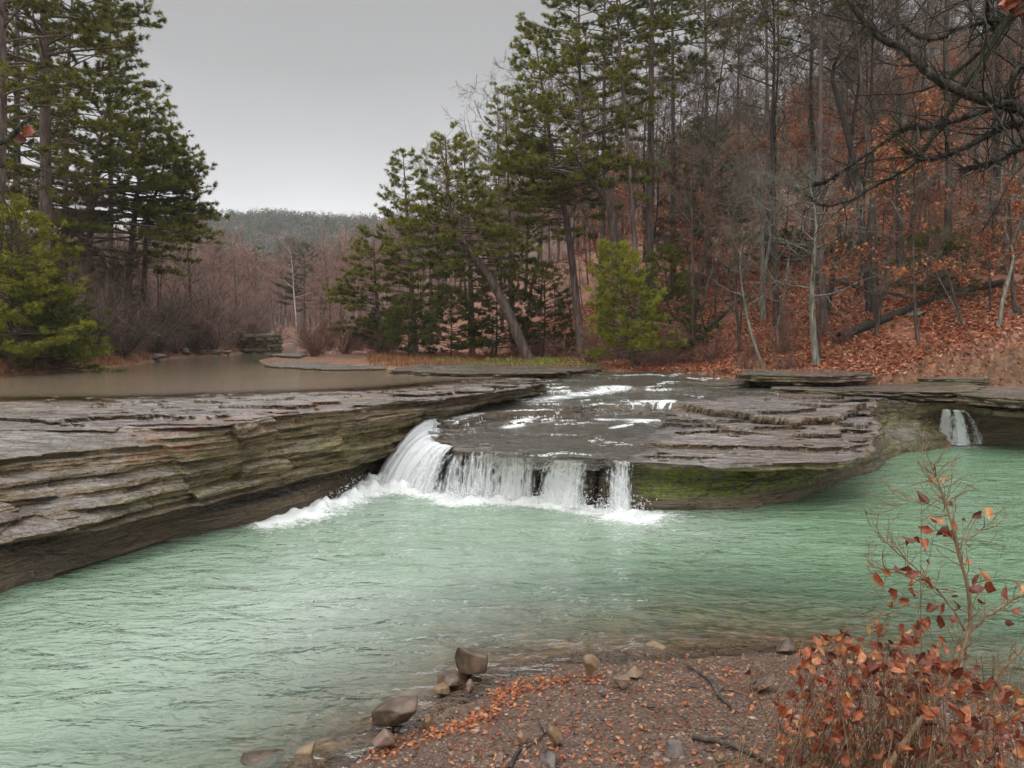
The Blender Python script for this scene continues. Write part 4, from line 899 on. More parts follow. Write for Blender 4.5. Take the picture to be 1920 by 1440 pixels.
hbare([(1300, 640), (1298, 450), (1296, 300)], 32, 'grey trunk tree right of the bright cedar', .1, 505, crown0=.4, nl1=12, spread=.35)
hbare([(560, 650), (552, 560), (547, 490), (540, 455)], 75, 'white barked sycamore on the valley floor', .10, 506, crown0=.35, nl1=12, spread=.3, bark='white_bark', tw='twig')
hbare([(672, 650), (668, 560), (672, 470)], 78, 'thin pale dead tree right of the white sycamore', .1, 507, crown0=.5, nl1=8, spread=.25, bark='white_bark')
hbare([(365, 655), (362, 560), (358, 500)], 48, 'grey forked tree with spreading limbs above the left thicket', .12, 508, crown0=.3, nl1=16, spread=.55, bark='lichen_bark', up=.3)
hbare([(156, 692), (150, 640), (165, 590), (205, 545)], 33, 'small pale tree arching right out of the left bank thicket', .05, 509, crown0=.5, nl1=8, spread=.4, bark='lichen_bark')
hbare([(1905, 700), (1900, 560), (1895, 420), (1890, 250)], 27, 'slim grey tree at the far right edge of the slope', .1, 510, crown0=.4, nl1=12, spread=.35)
hbare([(1850, 690), (1853, 500), (1860, 300), (1862, 100)], 31, 'tall slim tree on the right slope left of the edge one', .13, 511, crown0=.4, nl1=14, spread=.3)
hbare([(1790, 640), (1800, 600), (1760, 520), (1735, 470)], 27, 'thin pale broken tree leaning left over the mossy log', .045, 512, crown0=.5, nl1=6, spread=.3, bark='lichen_bark')
for (pts, Y, r0, lb) in [([(1285, 655), (1350, 595), (1432, 530)], 28, .13, 'grey fallen tree propped up the slope beside the crooked sapling'), ([(1575, 632), (1680, 590), (1770, 555), (1880, 528)], 30, .19, 'long dark fallen log with moss lying on the right slope'),
        ([(1565, 528), (1640, 545), (1710, 560)], 33, .13, 'dark fallen log above the long mossy one'), ([(1385, 490), (1425, 515)], 34, .2, 'short thick broken log in the leaves mid slope')]:
    P = []
    for (x, y) in pts:
        q = None
        for yy in np.arange(24, 90, .25):
            p_ = D(x, y, yy)
            if gz(p_[0], p_[1]) >= p_[2] - r0 * .8: q = p_; break
        P.append(q if q is not None else D(x, y, Y))
    mb = MB(); P = spline(P, 20); tube(mb, P, r0 * np.linspace(1, .6, 20), 9, rough=.2)
    tag(link('fallen_log', mb.mesh('fallen_log', M['moss_bark'])), lb, 'fallen log')
# leaf holding boughs low on the slope and green cedars further up
for i, (px, py, ty_, wd, Y) in enumerate([(1590, 560, 470, 90, 40), (1375, 470, 380, 80, 55), (1830, 470, 380, 90, 50), (1610, 420, 340, 70, 60)]):
    cedar(px, py, ty_, wd, Y, 'dark_cedar', ['low green cedar right of the dark straight pine on the slope', 'small cedar high on the slope behind the lichen limbs', 'cedar high on the right slope near the two slim edge trees', 'distant cedar beside the black leaning tree'][i], 80 + i, nb=55, dens=1.1)
# ---- distant woods
def far_wood(n, spot, label, name, seed, conif=.5):
    r = np.random.default_rng(seed); global rng; rng = r
    P = []
    while len(P) < n:
        q = spot(r, 4000); P += list(q)
    P = np.array(P[:n]); z = ground(P[:, 0], P[:, 1]); P = np.column_stack([P, z])
    con = (r.random(n) + .5 * fbm(P[:, 0] * .012, P[:, 1] * .012, 0, 3, seed)) < conif
    mb = MB(); bb = MB(); A = P[con]; h = r.uniform(8, 15, len(A)); 
    m = 70; idx = np.repeat(np.arange(len(A)), m); t = r.uniform(0, 1, len(idx)); u = unit(r.normal(size=(len(idx), 3))) * (r.random((len(idx), 1)) ** .5)
    wd = (1.6 + .2 * h)[idx][:, None]
    C = A[idx] + np.array([0, 0, 1.]) * (h[idx] * .68)[:, None] + u * np.concatenate([wd, wd, (h[idx] * .3)[:, None]], 1)
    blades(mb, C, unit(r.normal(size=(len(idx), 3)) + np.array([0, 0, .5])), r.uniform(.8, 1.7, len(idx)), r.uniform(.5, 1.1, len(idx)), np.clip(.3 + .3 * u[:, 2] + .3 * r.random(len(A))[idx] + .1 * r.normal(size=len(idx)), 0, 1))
    sticks(bb, A, A + np.array([0, 0, 1.]) * h[:, None] * .8, np.full(len(A), .2), np.full(len(A), .08), .2)
    B = P[~con]; h = r.uniform(8, 14, len(B)); sticks(bb, B, B + np.column_stack([r.normal(0, .5, len(B)), r.normal(0, .5, len(B)), h]), np.full(len(B), .15), np.full(len(B), .04), r.random(len(B)))
    m = 34; idx = np.repeat(np.arange(len(B)), m); t = r.uniform(.3, .95, len(idx))
    S = B[idx] + np.array([0, 0, 1.]) * (h[idx] * t)[:, None]; d = unit(r.normal(size=(len(idx), 3)) + np.array([0, 0, .9])); L = r.uniform(1.2, 3.4, len(idx))[:, None]
    sticks(bb, S, S + d * L, np.full(len(idx), .05), np.full(len(idx), .02), r.random(len(idx)))
    S2 = S + d * L * r.uniform(.3, 1, (len(idx), 1)); sticks(bb, S2, S2 + unit(d + r.normal(0, .6, S2.shape)) * L * .5, np.full(len(idx), .035), np.full(len(idx), .015), r.random(len(idx)))
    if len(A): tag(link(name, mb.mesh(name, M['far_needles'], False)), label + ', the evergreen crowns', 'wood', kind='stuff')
    tag(link('bare_' + name, bb.mesh('bare_' + name, M['red_twig'])), label + ', the grey leafless trunks and twigs', 'wood', kind='stuff')
def sp_far(r, k):
    y = r.uniform(230, 620, k); px = r.uniform(300, 900, k); x = (px - 960) / FPX * y; m = hill_d(x, y) < 60 + 100 * (y > 380)
    return np.column_stack([x, y])[m]
far_wood(2300, sp_far, 'hazy wood covering the far ridge', 'ridge_wood', 71, .62)
def sp_hill(r, k):
    y = r.uniform(85, 300, k); px = r.uniform(700, 1990, k); x = (px - 960) / FPX * y; d = hill_d(x, y); m = (d > 8) & (d < 190)
    return np.column_stack([x, y])[m]
far_wood(1150, sp_hill, 'wood on the upper part of the right hillside', 'hillside_wood', 72, .10)
def sp_val(r, k):
    y = r.uniform(110, 250, k); px = r.uniform(-40, 800, k); x = (px - 960) / FPX * y; m = (hill_d(x, y) < 10) & (sd_poly(x, y, CHAN) < -2)
    return np.column_stack([x, y])[m]
far_wood(750, sp_val, 'wood on the distant valley floor', 'valley_wood', 73, .06)
# ------------------------------------------------------------------ foreground
rng = np.random.default_rng(99)
_gx = np.arange(-4, 9, .05); _gy = np.arange(1.5, 14, .05); _GX, _GY = np.meshgrid(_gx, _gy); _GZ = ground(_GX, _GY)
def gfast(x, y):
    i = np.clip((x - _gx[0]) / .05, 0, len(_gx) - 1.001); j = np.clip((y - _gy[0]) / .05, 0, len(_gy) - 1.001); a = i.astype(int); b = j.astype(int); u = i - a; v = j - b
    return _GZ[b, a] * (1 - u) * (1 - v) + _GZ[b, a + 1] * u * (1 - v) + _GZ[b + 1, a] * (1 - u) * v + _GZ[b + 1, a + 1] * u * v
def hit(px, py, y0=2.0, y1=13.5):
    d = ray(px, py)
    if py > 760:
        yy = np.arange(y0, y1, .02); t = yy / d[1]; g = gfast(d[0] * t, yy)
    else:
        yy = np.arange(20, 60, .2); t = yy / d[1]; g = ground(d[0] * t, yy)
    k = np.nonzero(g >= H + d[2] * t)[0]; k = k[0] if len(k) else len(yy) - 1
    return np.array([d[0] * t[k], yy[k], g[k]])
_b = bmesh.new(); bmesh.ops.create_icosphere(_b, subdivisions=4, radius=1.0); _b.verts.ensure_lookup_table()
ICO = np.array([v.co[:] for v in _b.verts]); ICOF = np.array([[v.index for v in f.verts] for f in _b.faces]); _b.free()
_b = bmesh.new(); bmesh.ops.create_icosphere(_b, subdivisions=1, radius=1.0)
IC1 = np.array([v.co[:] for v in _b.verts]); IC1F = np.array([[v.index for v in f.verts] for f in _b.faces]); _b.free()
def rock_shape(dim, seed, facets=15, cut=.48):
    r = np.random.default_rng(seed); V = ICO.copy()
    for _ in range(facets):
        nn_ = unit(r.normal(size=3)); c = cut * r.uniform(.8, 1.15); d = V @ nn_; V = V - np.maximum(d - c, 0)[:, None] * nn_ * .96
    V = V / np.abs(V).max(0); V = V + unit(V) * (.035 * fbm(V[:, 0] * 3, V[:, 1] * 3, V[:, 2] * 3, 4, seed) + .02 * fbm(V[:, 0] * 9, V[:, 1] * 9, V[:, 2] * 9, 3, seed))[:, None]
    return V * np.asarray(dim)
def stone(px, py, w, h, mat, label, seed, yaw=0.0, tilt=(0, 0), depth=1.0, sunk=.25, water=False, facets=11):
    p = G(px, py, 0) if water else hit(px, py)
    s = p[1] / FPX; sw, sh = w * s / 2, h * s / 2 / (1 - sunk * .5)
    me = mesh_np('stone', rock_shape((sw, sw * depth, sh), seed, facets), ICOF, M[mat])
    o = link('stone', me); o.location = (p[0], p[1] + sw * depth * .6, p[2] + sh * (1 - sunk * 1.2)); o.rotation_euler = (*tilt, yaw)
    tag(o, label, 'stone')
stone(879, 1274, 64, 64, 'stone', 'tallest faceted brown stone standing at the waterline', 1, .3, (0, .12), water=True)
stone(846, 1293, 62, 26, 'stone', 'low dark stone touching the foot of the tallest faceted stone', 2, -.1, (0, .1), water=True)
stone(828, 1304, 38, 20, 'tan_stone', 'small yellowish slab under the low dark stone', 3, .4, water=True)
stone(880, 1299, 24, 22, 'pink_stone', 'small pinkish stone in front of the tallest faceted stone', 4, .2, water=True)
stone(738, 1376, 106, 56, 'stone', 'large dark wedge shaped stone lying at the edge of the water', 5, .15, (0, -.3), .7)
stone(803, 1364, 30, 30, 'tan_stone', 'thin upright shard beside the large wedge shaped stone', 6, .3, (0, -.5), .5)
stone(710, 1414, 58, 38, 'pink_stone', 'reddish brown rounded stone below the large wedge shaped stone', 7, .1, (0, 0), .8)
stone(1107, 1276, 40, 50, 'tan_stone', 'upright striped tan stone at the top of the gravel bank', 8, .2, (.1, .1), .8)
stone(1192, 1275, 34, 22, 'tan_stone', 'flat tan stone leaning at the top of the gravel bank', 9, .5, (0, -.5), .7)
stone(1168, 1296, 34, 26, 'pink_stone', 'small round tan stone below the leaning flat one', 10)
stone(566, 1424, 66, 30, 'tan_stone', 'flat orange brown stone awash near the bottom edge', 11, .4, (0, -.3), .5, water=False)
stone(490, 1446, 90, 26, 'stone', 'broad flat stone barely above the water at the bottom edge', 12, .1, water=False)
stone(978, 1398, 30, 32, 'tan_stone', 'mustard coloured stone on the gravel left of the forked stick', 13)
stone(1042, 1402, 38, 42, 'tan_stone', 'mustard coloured angular stone right of the forked stick', 14, .6)
stone(1033, 1436, 40, 28, 'grey_stone', 'rounded stone below the angular mustard one', 15)
stone(1266, 1418, 44, 30, 'grey_stone', 'rounded grey stone half buried in the gravel', 16)
stone(1132, 1308, 22, 12, 'grey_stone', 'small flat grey stone on the upper gravel', 17)
stone(940, 1428, 20, 14, 'pink_stone', 'small pink stone near the bottom of the gravel', 18)
stone(1350, 1432, 24, 15, 'tan_stone', 'small tan stone between the two driftwood pieces', 19)
stone(1430, 1300, 60, 30, 'stone', 'low dark stone beside the copper leaved shrub', 20, .2, (0, 0), 1.1)
stone(1478, 1228, 44, 28, 'stone', 'grey stone in the shallows beyond the shrub', 21, .2)
stone(1240, 1228, 60, 16, 'tan_stone', 'flat tan stone lying in the shallow water', 22, .2, sunk=.9)
stone(1090, 1205, 70, 14, 'tan_stone', 'submerged tan slab seen through the shallows', 23, .2, sunk=1.0)
stone(640, 1392, 60, 16, 'pink_stone', 'submerged pinkish slab left of the wedge shaped stone', 24, .2, sunk=1.0)
def stick(pts, w, label, seed, mat='grey_bark', forks=()):
    mb = MB(); P = np.array([hit(x, y) + np.array([0, 0, w * .6]) for x, y in pts]); P = spline(P, 24)
    P[:, 2] += .01 * noise(np.linspace(0, 6, 24), 0, 0, seed); tube(mb, P, w * np.linspace(1, .45, 24), 8, rough=.25)
    for i, dx, dz in forks:
        Q = np.array([P[i], P[i] + np.array([dx * .5, .02, dz * .6]), P[i] + np.array([dx, .05, dz])]); tube(mb, spline(Q, 8), np.linspace(w * .5, w * .15, 8), 5)
    tag(link('driftwood', mb.mesh('driftwood', M[mat])), label, 'driftwood')
stick([(1290, 1252), (1328, 1275), (1348, 1308), (1378, 1338)], .025, 'thick grey driftwood stick at the top of the gravel bank', 1, forks=[(3, -.12, .06), (14, .1, .03)])
stick([(955, 1446), (972, 1414), (1005, 1395), (1030, 1370)], .016, 'dark curved forked stick near the bottom centre', 2, 'dark_bark', [(20, -.05, .08), (21, .08, .02)])
stick([(1300, 1388), (1350, 1396), (1405, 1418), (1450, 1446)], .024, 'grey driftwood piece running off the bottom edge', 3, forks=[(6, .15, .02)])
stick([(1262, 1290), (1320, 1290), (1385, 1300), (1415, 1320)], .009, 'long thin grey stick lying across the gravel', 4)
# ---- gravel and fallen leaves
n = 60000; y = rng.uniform(3.2, 9.2, n) ; x = (rng.uniform(420, 2050, n) - 960) / FPX * y; s_ = shore_d(x, y); m = s_ > -.35; x, y = x[m], y[m]; n = len(x)
z = ground(x, y); r_ = np.minimum(.0035 + rng.exponential(.0038, n), .035)
V = IC1[None] * (r_[:, None, None] * (1 + .0 * IC1[None])) * np.stack([rng.uniform(.8, 1.5, n), rng.uniform(.8, 1.3, n), rng.uniform(.4, .8, n)], 1)[:, None] * rng.uniform(.8, 1.15, (n, 12, 1))
an = rng.uniform(0, 6.28, n); ca, sa = np.cos(an)[:, None], np.sin(an)[:, None]
V = np.stack([V[..., 0] * ca - V[..., 1] * sa, V[..., 0] * sa + V[..., 1] * ca, V[..., 2]], -1) + np.stack([x, y, z + r_ * .15], 1)[:, None]
mb = MB(); mb.add(V.reshape(-1, 3), (IC1F[None] + np.arange(n)[:, None, None] * 12).reshape(-1, 3), np.repeat(rng.random(n), 12))
tag(link('gravel', mb.mesh('gravel', M['gravel'], False)), 'small brown and grey pebbles covering the near bank', 'gravel', kind='stuff')
P = []
for a, b, k, sp_ in [((700, 1425), (800, 1380), 70, 7), ((800, 1380), (870, 1362), 80, 6), ((870, 1362), (935, 1330), 100, 6), ((935, 1330), (950, 1295), 90, 9), ((950, 1300), (1010, 1284), 100, 6), ((1010, 1284), (1140, 1270), 90, 5), ((1200, 1245), (1440, 1262), 90, 12)]:
    for _ in range(k):
        t = rng.random(); P.append(hit(a[0] + (b[0] - a[0]) * t + rng.normal(0, sp_ * 1.6), a[1] + (b[1] - a[1]) * t + rng.normal(0, sp_ * 1.3), y0=4.5, y1=12))
for _ in range(650): 
    q = (rng.uniform(840, 1900), rng.uniform(1265, 1450))
    if q[1] > 1265 + max(0, 1000 - q[0]) * .7: P.append(hit(*q, y0=4, y1=12))
P = np.array(P); mb = MB(); N = len(P); leaves(mb, P + np.array([0, 0, .012]), np.array([0, 0, 1.]) + rng.normal(0, .3, (N, 3)), rng.uniform(.025, .055, N), rng.uniform(.016, .036, N), rng.random(N), .5)
tag(link('fallen_leaves', mb.mesh('fallen_leaves', M['rust'])), 'orange and red fallen leaves along the waterline of the gravel bank', 'leaves', kind='stuff')
n = 90000; y = rng.uniform(21, 50, n); x = (rng.uniform(950, 1980, n) - 960) / FPX * y; d = hill_d(x, y); m = (d + 1.5 * noise(x * .6, y * .6, 0, 3) > -4.5) & (back_d(x, y) > np.where(x > 11, -.8, 0.0)); x, y, d = x[m], y[m], d[m]; n = len(x)
m = fbm(x * .5, y * .5, 0, 4, 17) > -.42; x, y = x[m], y[m]; n = len(x)
P = np.column_stack([x, y, ground(x, y) + .03]); mb = MB(); blades(mb, P, unit(rng.normal(size=(n, 3)) * np.array([1, 1, .35]) + np.array([0, 0, .1])), rng.uniform(.10, .18, n), rng.uniform(.08, .13, n), rng.random(n))
tag(link('leaf_litter', mb.mesh('leaf_litter', M['litter'], False)), 'rust and tan leaf litter covering the wooded slope', 'leaves', kind='stuff')
r0_ = np.random.default_rng(5); done = 0
rme = [mesh_np('hillside_rock', rock_shape((1, .8, .55), 200 + k, 13, .55), ICOF, M['grey_stone']) for k in range(4)]
while done < 22:
    y = 27 + 26 * r0_.random() ** 1.4; x = (r0_.uniform(1180, 1950) - 960) / FPX * y
    if hill_d(np.array([x]), np.array([y]))[0] < 1: continue
    o = link('hillside_rock', rme[done % 4]); s = r0_.uniform(.18, .5); o.scale = (s, s, s); o.rotation_euler = (0, .2, r0_.uniform(0, 6)); o.location = (x, y, gz(x, y) + .05 * s)
    tag(o, 'grey rock half buried in the leaves of the wooded slope', 'rock', 'rocks lying on the wooded slope'); done += 1
# ---- dry grass
def grass(n, px0, px1, y0, y1, test, hh, name, label, mat='grass', clump=.8):
    y = rng.uniform(y0, y1, n); x = (rng.uniform(px0, px1, n) - 960) / FPX * y; m = test(x, y) & (noise(x * clump, y * clump, 0, 5) + rng.normal(0, .35, n) > 0) & (sd_line(x, y, MID) > .5); x, y = x[m], y[m]; k = len(x)
    P = np.column_stack([x, y, ground(x, y) - .02]); mb = MB(); hs_ = hh * rng.uniform(.5, 1.2, k) * (1 + .4 * noise(x, y, 0, 6))
    blades(mb, P, unit(np.array([0, 0, 1.]) + rng.normal(0, .35, (k, 3))), hs_, np.full(k, .045), np.clip(.5 + .3 * noise(x * .7, y * .7, 0, 8) + rng.normal(0, .2, k), 0, 1))
    tag(link(name, mb.mesh(name, M[mat], False)), label, 'grass', kind='stuff')
cd = lambda x, y: -sd_poly(x, y, CHAN)
grass(60000, -60, 460, 22, 62, lambda x, y: (cd(x, y) > .02) & (cd(x, y) < 3.5) & (x < -9), .42, 'bank_grass', 'tawny dead grass hanging over the left bank of the upper pool')
BACKL = None
grass(90000, 700, 1990, 24, 44, lambda x, y: (hill_d(x, y) < 2.5) & (hill_d(x, y) > -9) & (cd(x, y) > .4) & backd_(x, y), .17, 'flat_grass', 'reddish dry grass along the foot of the wooded slope')
grass(9000, 690, 860, 28, 44, lambda x, y: cd(x, y) > .05, .30, 'sedge', 'rusty tufts of sedge beside the grey flat rock')
n = 16000; y = rng.uniform(29, 38, n); x = (rng.uniform(815, 1130, n) - 960) / FPX * y; m = noise(x * .5, y * 1.2, 0, 12) + .3 * noise(x * 2, y * 2, 0, 13) > .3; x, y = x[m], y[m]; k = len(x)
mb = MB(); blades(mb, np.column_stack([x, y, ground(x, y)]), unit(np.array([0, 0, .7]) + rng.normal(0, .6, (k, 3))), rng.uniform(.10, .24, k), np.full(k, .07), rng.random(k))
tag(link('moss', mb.mesh('moss', M['moss'], False)), 'bright green moss on the flats behind the cascade', 'moss', kind='stuff')
# ---- flat layered rocks
def rock_plate(outline, z, thick, layers, label, seed, name='flat_rock', jag=.06, mat='rock', tilt=0.0, lit=.35):
    r = np.random.default_rng(seed); P = np.array([(D(x, 700, -y)[:2] if y < 0 else G(x, y, z)[:2]) for x, y in outline]); P = np.vstack([P, P[:1]])
    L = np.concatenate([[0], np.cumsum(np.linalg.norm(np.diff(P, axis=0), axis=1))]); N = int(max(60, L[-1] / .09)); u = np.linspace(0, L[-1], N, endpoint=False)
    R = np.stack([np.interp(u, L, P[:, 0]), np.interp(u, L, P[:, 1])], 1); c = R.mean(0); V = []; 
    nl = layers
    for k in range(nl):
        zz = z - thick + thick * k / nl; z2 = z - thick + thick * (k + 1) / nl - .012
        g = 1 - .05 * r.random() - .02 * k / nl
        off = (jag * (fbm(R[:, 0] * 1.3, R[:, 1] * 1.3, k * 3.3, 4, seed) + .6 * noise(R[:, 0] * 4, R[:, 1] * 4, k * 2.1, seed + 1)))[:, None] * unit(R - c)
        for q, w_ in ((zz, .0), (zz + .01, .03), (z2 - .008, .03), (z2, -.01)): V.append(np.column_stack([c + (R - c) * g + off + unit(R - c) * w_, np.full(N, q)]))
    last = V[-1]
    for t in np.linspace(1, 0, 14)[1:]:
        Q = last.copy(); Q[:, :2] = c + (last[:, :2] - c) * max(t, .001); Q[:, 2] = z + terr(np.zeros(N) + tilt * (1 - t), Q[:, 0], Q[:, 1], .05, seed) * min(1, (1 - t) * 4) * .6; V.append(Q)
    K = len(V); V = np.concatenate(V); a = np.arange(K - 1)[:, None] * N; b = np.arange(N)[None]; b2 = (b + 1) % N
    F = np.stack([a + b, a + b2, a + N + b2, a + N + b], -1).reshape(-1, 4)
    x, y, zz = V.T
    me = mesh_np(name, V, F, M[mat], dict(moss=.35 * (fbm(x, y, 0, 3, seed) > 0), litter=lit + 0 * x, wet_shade=.6 + 0 * x))
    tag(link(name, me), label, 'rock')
rock_plate([(490, 684), (550, 676), (620, 668), (690, 660), (745, 661), (710, 672), (725, 690), (620, 692)], 1.87, .22, 3, 'pale grey flat rock reaching into the far side of the upper pool', 1, jag=.35)
rock_plate([(725, 693), (790, 681), (960, 677), (1120, 679), (1135, 690), (1040, 697), (860, 699)], 1.95, .3, 4, 'long flat grey rock behind the upper pool with lichen on it', 2, jag=.3)
rock_plate([(1275, 719), (1300, 708), (1390, 704), (1425, 712), (1400, 720), (1340, 722)], 1.63, .18, 3, 'broken dark ledge rock where the leafy slope begins', 3, jag=.4)
rock_plate([(1415, 715), (1440, 701), (1530, 698), (1585, 705), (1570, 716), (1500, 719)], 1.70, .26, 4, 'thicker dark ledge block right of the broken ledge rock', 13, jag=.45)
rock_plate([(1440, 727), (1470, 715), (1680, 708), (1840, 716), (1830, 734), (1650, 733)], 1.60, .28, 6, 'long dark layered rock behind the right end of the ledge', 4, jag=.4)
rock_plate([(1790, 738), (1800, 722), (1960, 724), (2120, 730), (2100, 750), (1900, 746)], 1.56, .28, 4, 'dark layered rock rising above the small separate waterfall', 5, jag=.2)
rock_plate([(1380, 700), (1400, 692), (1620, 692), (1640, 699), (1560, 703)], 1.98, .25, 3, 'thin mossy rock strip among the leaves above the broken ledge', 6, jag=.15)
rock_plate([(1700, 708), (1730, 700), (1860, 701), (1850, 710)], 1.76, .2, 3, 'low rock in the leaves right of the thin mossy strip', 7, jag=.15)
rock_plate([(432, -50), (450, -56), (515, -56), (530, -51), (505, -48), (455, -48)], 3.0, 1.6, 7, 'big square layered outcrop at the far end of the upper pool', 8, name='rock_outcrop', jag=.35)
rock_plate([(500, 664), (540, 661), (575, 664), (560, 668)], 2.0, .3, 3, 'thin rock shelf below the square outcrop', 9, jag=.3)
for i, (x_, y_, w_, h_) in enumerate([(345, 668, 26, 14), (375, 667, 20, 10), (400, 665, 26, 12), (290, 676, 30, 12), (425, 664, 18, 9)]):
    stone(x_, y_, w_, h_, 'grey_stone', ['grey stone on the left bank nearest the pale arching tree', 'small grey stone second from the left on the far bank', 'grey block in the middle of the left bank stones', 'low pale stone in the grass furthest left on the bank', 'smallest grey stone nearest the outcrop on the left bank'][i], 40 + i, facets=8)
# ---- copper leaved shrubs
def px_path(pts, Y0, Y1): return np.array([D(x, y, Y0 + (Y1 - Y0) * i / (len(pts) - 1)) for i, (x, y) in enumerate(pts)])
def shrub(name, label, stems, leafpts, area, nrand, Y, nthin, seed, mat='shrubleaf', cat='shrub'):
    global rng
    rng = np.random.default_rng(seed); tb = MB(); lb = MB(); base = px_path([stems[0][0][0]], Y, Y + 1)[0] if False else None
    ends = []
    for pts, w0, w1, ya, yb in stems:
        P = spline(px_path(pts, ya, yb), 26); P[:, :] += .006 * np.stack([noise(np.linspace(0, 9, 26), k, 0, seed) for k in range(3)], 1); tube(tb, P, np.linspace(w0, w1, 26), 7, rough=.15)
        m = int(len(P) * .45 * np.linalg.norm(P[-1] - P[0])) + 2
        for _ in range(m * 2):
            j = rng.integers(5, 26); d = unit(unit(P[j] - P[j - 1]) * .8 + rng.normal(0, .6, 3)); L = rng.uniform(.06, .26); Q = [P[j]]
            for k in range(4): d = unit(d + rng.normal(0, .25, 3) + np.array([0, 0, .1])); Q.append(Q[-1] + d * L / 4)
            tube(tb, np.array(Q), np.linspace(.0028, .0012, 5), 4); ends.append(Q[-1]); 
            for k in (2, 3): sticks(tb, [Q[k]], [Q[k] + unit(d + rng.normal(0, .8, 3)) * L * .35], [.0014], [.0008])
    LP = []; LS = []
    for (x, y, s) in leafpts: LP.append(D(x, y, Y + rng.normal(0, .08))); LS.append(s)
    if area is not None:
        A = np.array(area, float); lo, hi = A.min(0), A.max(0); c = 0; cl = rng.uniform(lo, hi, (60, 2))
        while c < nrand:
            q = cl[rng.integers(60)] + rng.normal(0, 24, 2) if rng.random() < .75 else rng.uniform(lo, hi)
            if in_poly(np.array([q[0]]), np.array([q[1]]), A)[0]:
                LP.append(D(q[0], q[1], Y + rng.normal(0, .28))); LS.append(rng.uniform(.55, 1.1)); c += 1
    LP = np.array(LP); LS = np.array(LS); N = len(LP)
    crumpled(lb, LP, rng.normal(size=(N, 3)) + np.array([0, -.6, .3]), .074 * LS, .043 * LS * rng.uniform(.6, 1.2, N), rng.random(N) ** 1.2)
    for k in range(nthin):
        e_ = LP[rng.integers(N)] if rng.random() < .85 else D(rng.uniform(*(np.array(area)[:, 0].min(), np.array(area)[:, 0].max())), 1230, Y)
        g = np.array([e_[0] + rng.normal(0, .22), Y + rng.normal(0, .15), 0]); g[2] = gz(g[0], g[1]) - .02
        mid = (e_ * .55 + g * .45) + rng.normal(0, .05, 3); tube(tb, spline(np.array([g, mid, e_]), 8), np.linspace(.0042, .0014, 8), 4)
    tag(link(name, None), None) if False else None
    c = LP.mean(0); b = np.array([c[0], Y, gz(c[0], Y)]); r = empty(name, b, 0, label, cat)
    o = link('stems', tb.mesh('stems', M['shrub_bark']), r); o.location = -Vector(b); o = link('leaves', lb.mesh('leaves', M[mat]), r); o.location = -Vector(b)
LF = [(1745, 902, .7), (1773, 900, .6), (1728, 930, 1.3), (1785, 948, .7), (1757, 972, 1.1), (1832, 966, 1.0), (1852, 963, 1.0), (1808, 975, .6), (1738, 995, 1.0), (1768, 995, 1.1), (1780, 1000, 1.0), (1790, 985, .7), (1705, 1008, 1.0), (1720, 1012, .8), (1735, 1020, 1.0), (1733, 1034, .6), (1812, 1053, .8), (1742, 1052, .5), (1736, 1070, .5), (1650, 1088, 1.1), (1663, 1072, .8), (1682, 1070, .7), (1697, 1066, .9), (1710, 1078, 1.0), (1707, 1092, .7), (1735, 1092, 1.0), (1676, 1112, 1.0), (1708, 1112, .9), (1695, 1125, .9), (1670, 1132, .6), (1829, 1085, 1.0), (1845, 1082, 1.0), (1855, 1103, 1.1), (1832, 1105, 1.0), (1838, 1132, 1.1), (1790, 1118, .7), (1797, 1139, 1.0), (1770, 1142, .9), (1748, 1142, 1.1), (1733, 1158, .8), (1885, 1118, 1.2), (1912, 1100, 1.1), (1905, 1145, 1.1), (1890, 1168, 1.2), (1740, 1170, 1.0), (1765, 1165, 1.0), (1785, 1160, .9)]
shrub('leafy_shrub', 'tall copper leaved shrub reaching up over the green water at the right edge', [
    ([(1560, 1620), (1640, 1480), (1720, 1360), (1790, 1260), (1818, 1190), (1818, 1140), (1812, 1090), (1798, 1040), (1786, 985), (1772, 940), (1760, 905), (1750, 882)], .017, .0022, 3.5, 3.7),
    ([(1816, 1192), (1850, 1155), (1885, 1133), (1925, 1112)], .009, .006, 3.62, 3.7), ([(1812, 1185), (1780, 1130), (1740, 1085), (1700, 1050), (1665, 1020), (1637, 980)], .006, .0015, 3.62, 3.8),
    ([(1795, 1110), (1750, 1100), (1700, 1078), (1650, 1068), (1615, 1058)], .004, .0012, 3.64, 3.8), ([(1760, 1140), (1700, 1135), (1660, 1150), (1620, 1135)], .004, .0012, 3.6, 3.7),
    ([(1790, 1015), (1830, 1000), (1858, 982)], .003, .001, 3.68, 3.7), ([(1766, 955), (1730, 940), (1690, 945)], .003, .001, 3.7, 3.7), ([(1772, 960), (1775, 930), (1787, 905)], .003, .001, 3.7, 3.7),
    ([(1700, 1600), (1780, 1460), (1850, 1330), (1885, 1255), (1930, 1205)], .011, .006, 3.4, 3.6), ([(1640, 1640), (1740, 1450), (1800, 1400), (1930, 1325)], .012, .008, 3.3, 3.5), ([(1800, 1200), (1760, 1300), (1720, 1380)], .004, .002, 3.6, 3.6)],
    LF, [(1640, 1180), (1720, 1170), (1790, 1190), (1850, 1260), (1930, 1300), (1930, 1450), (1640, 1450)], 300, 3.6, 90, 61)
shrub('leafy_shrub', 'dense low clump of curled brown leaves on thin upright stems beside the tall shrub', [([(1580, 1620), (1560, 1440), (1530, 1320), (1500, 1230)], .006, .002, 3.9, 4.1), ([(1620, 1620), (1630, 1440), (1610, 1300), (1590, 1200)], .006, .002, 3.9, 4.1)],
    [], [(1475, 1290), (1500, 1225), (1560, 1185), (1640, 1165), (1720, 1180), (1740, 1300), (1760, 1450), (1450, 1450), (1460, 1350)], 430, 4.0, 190, 62)
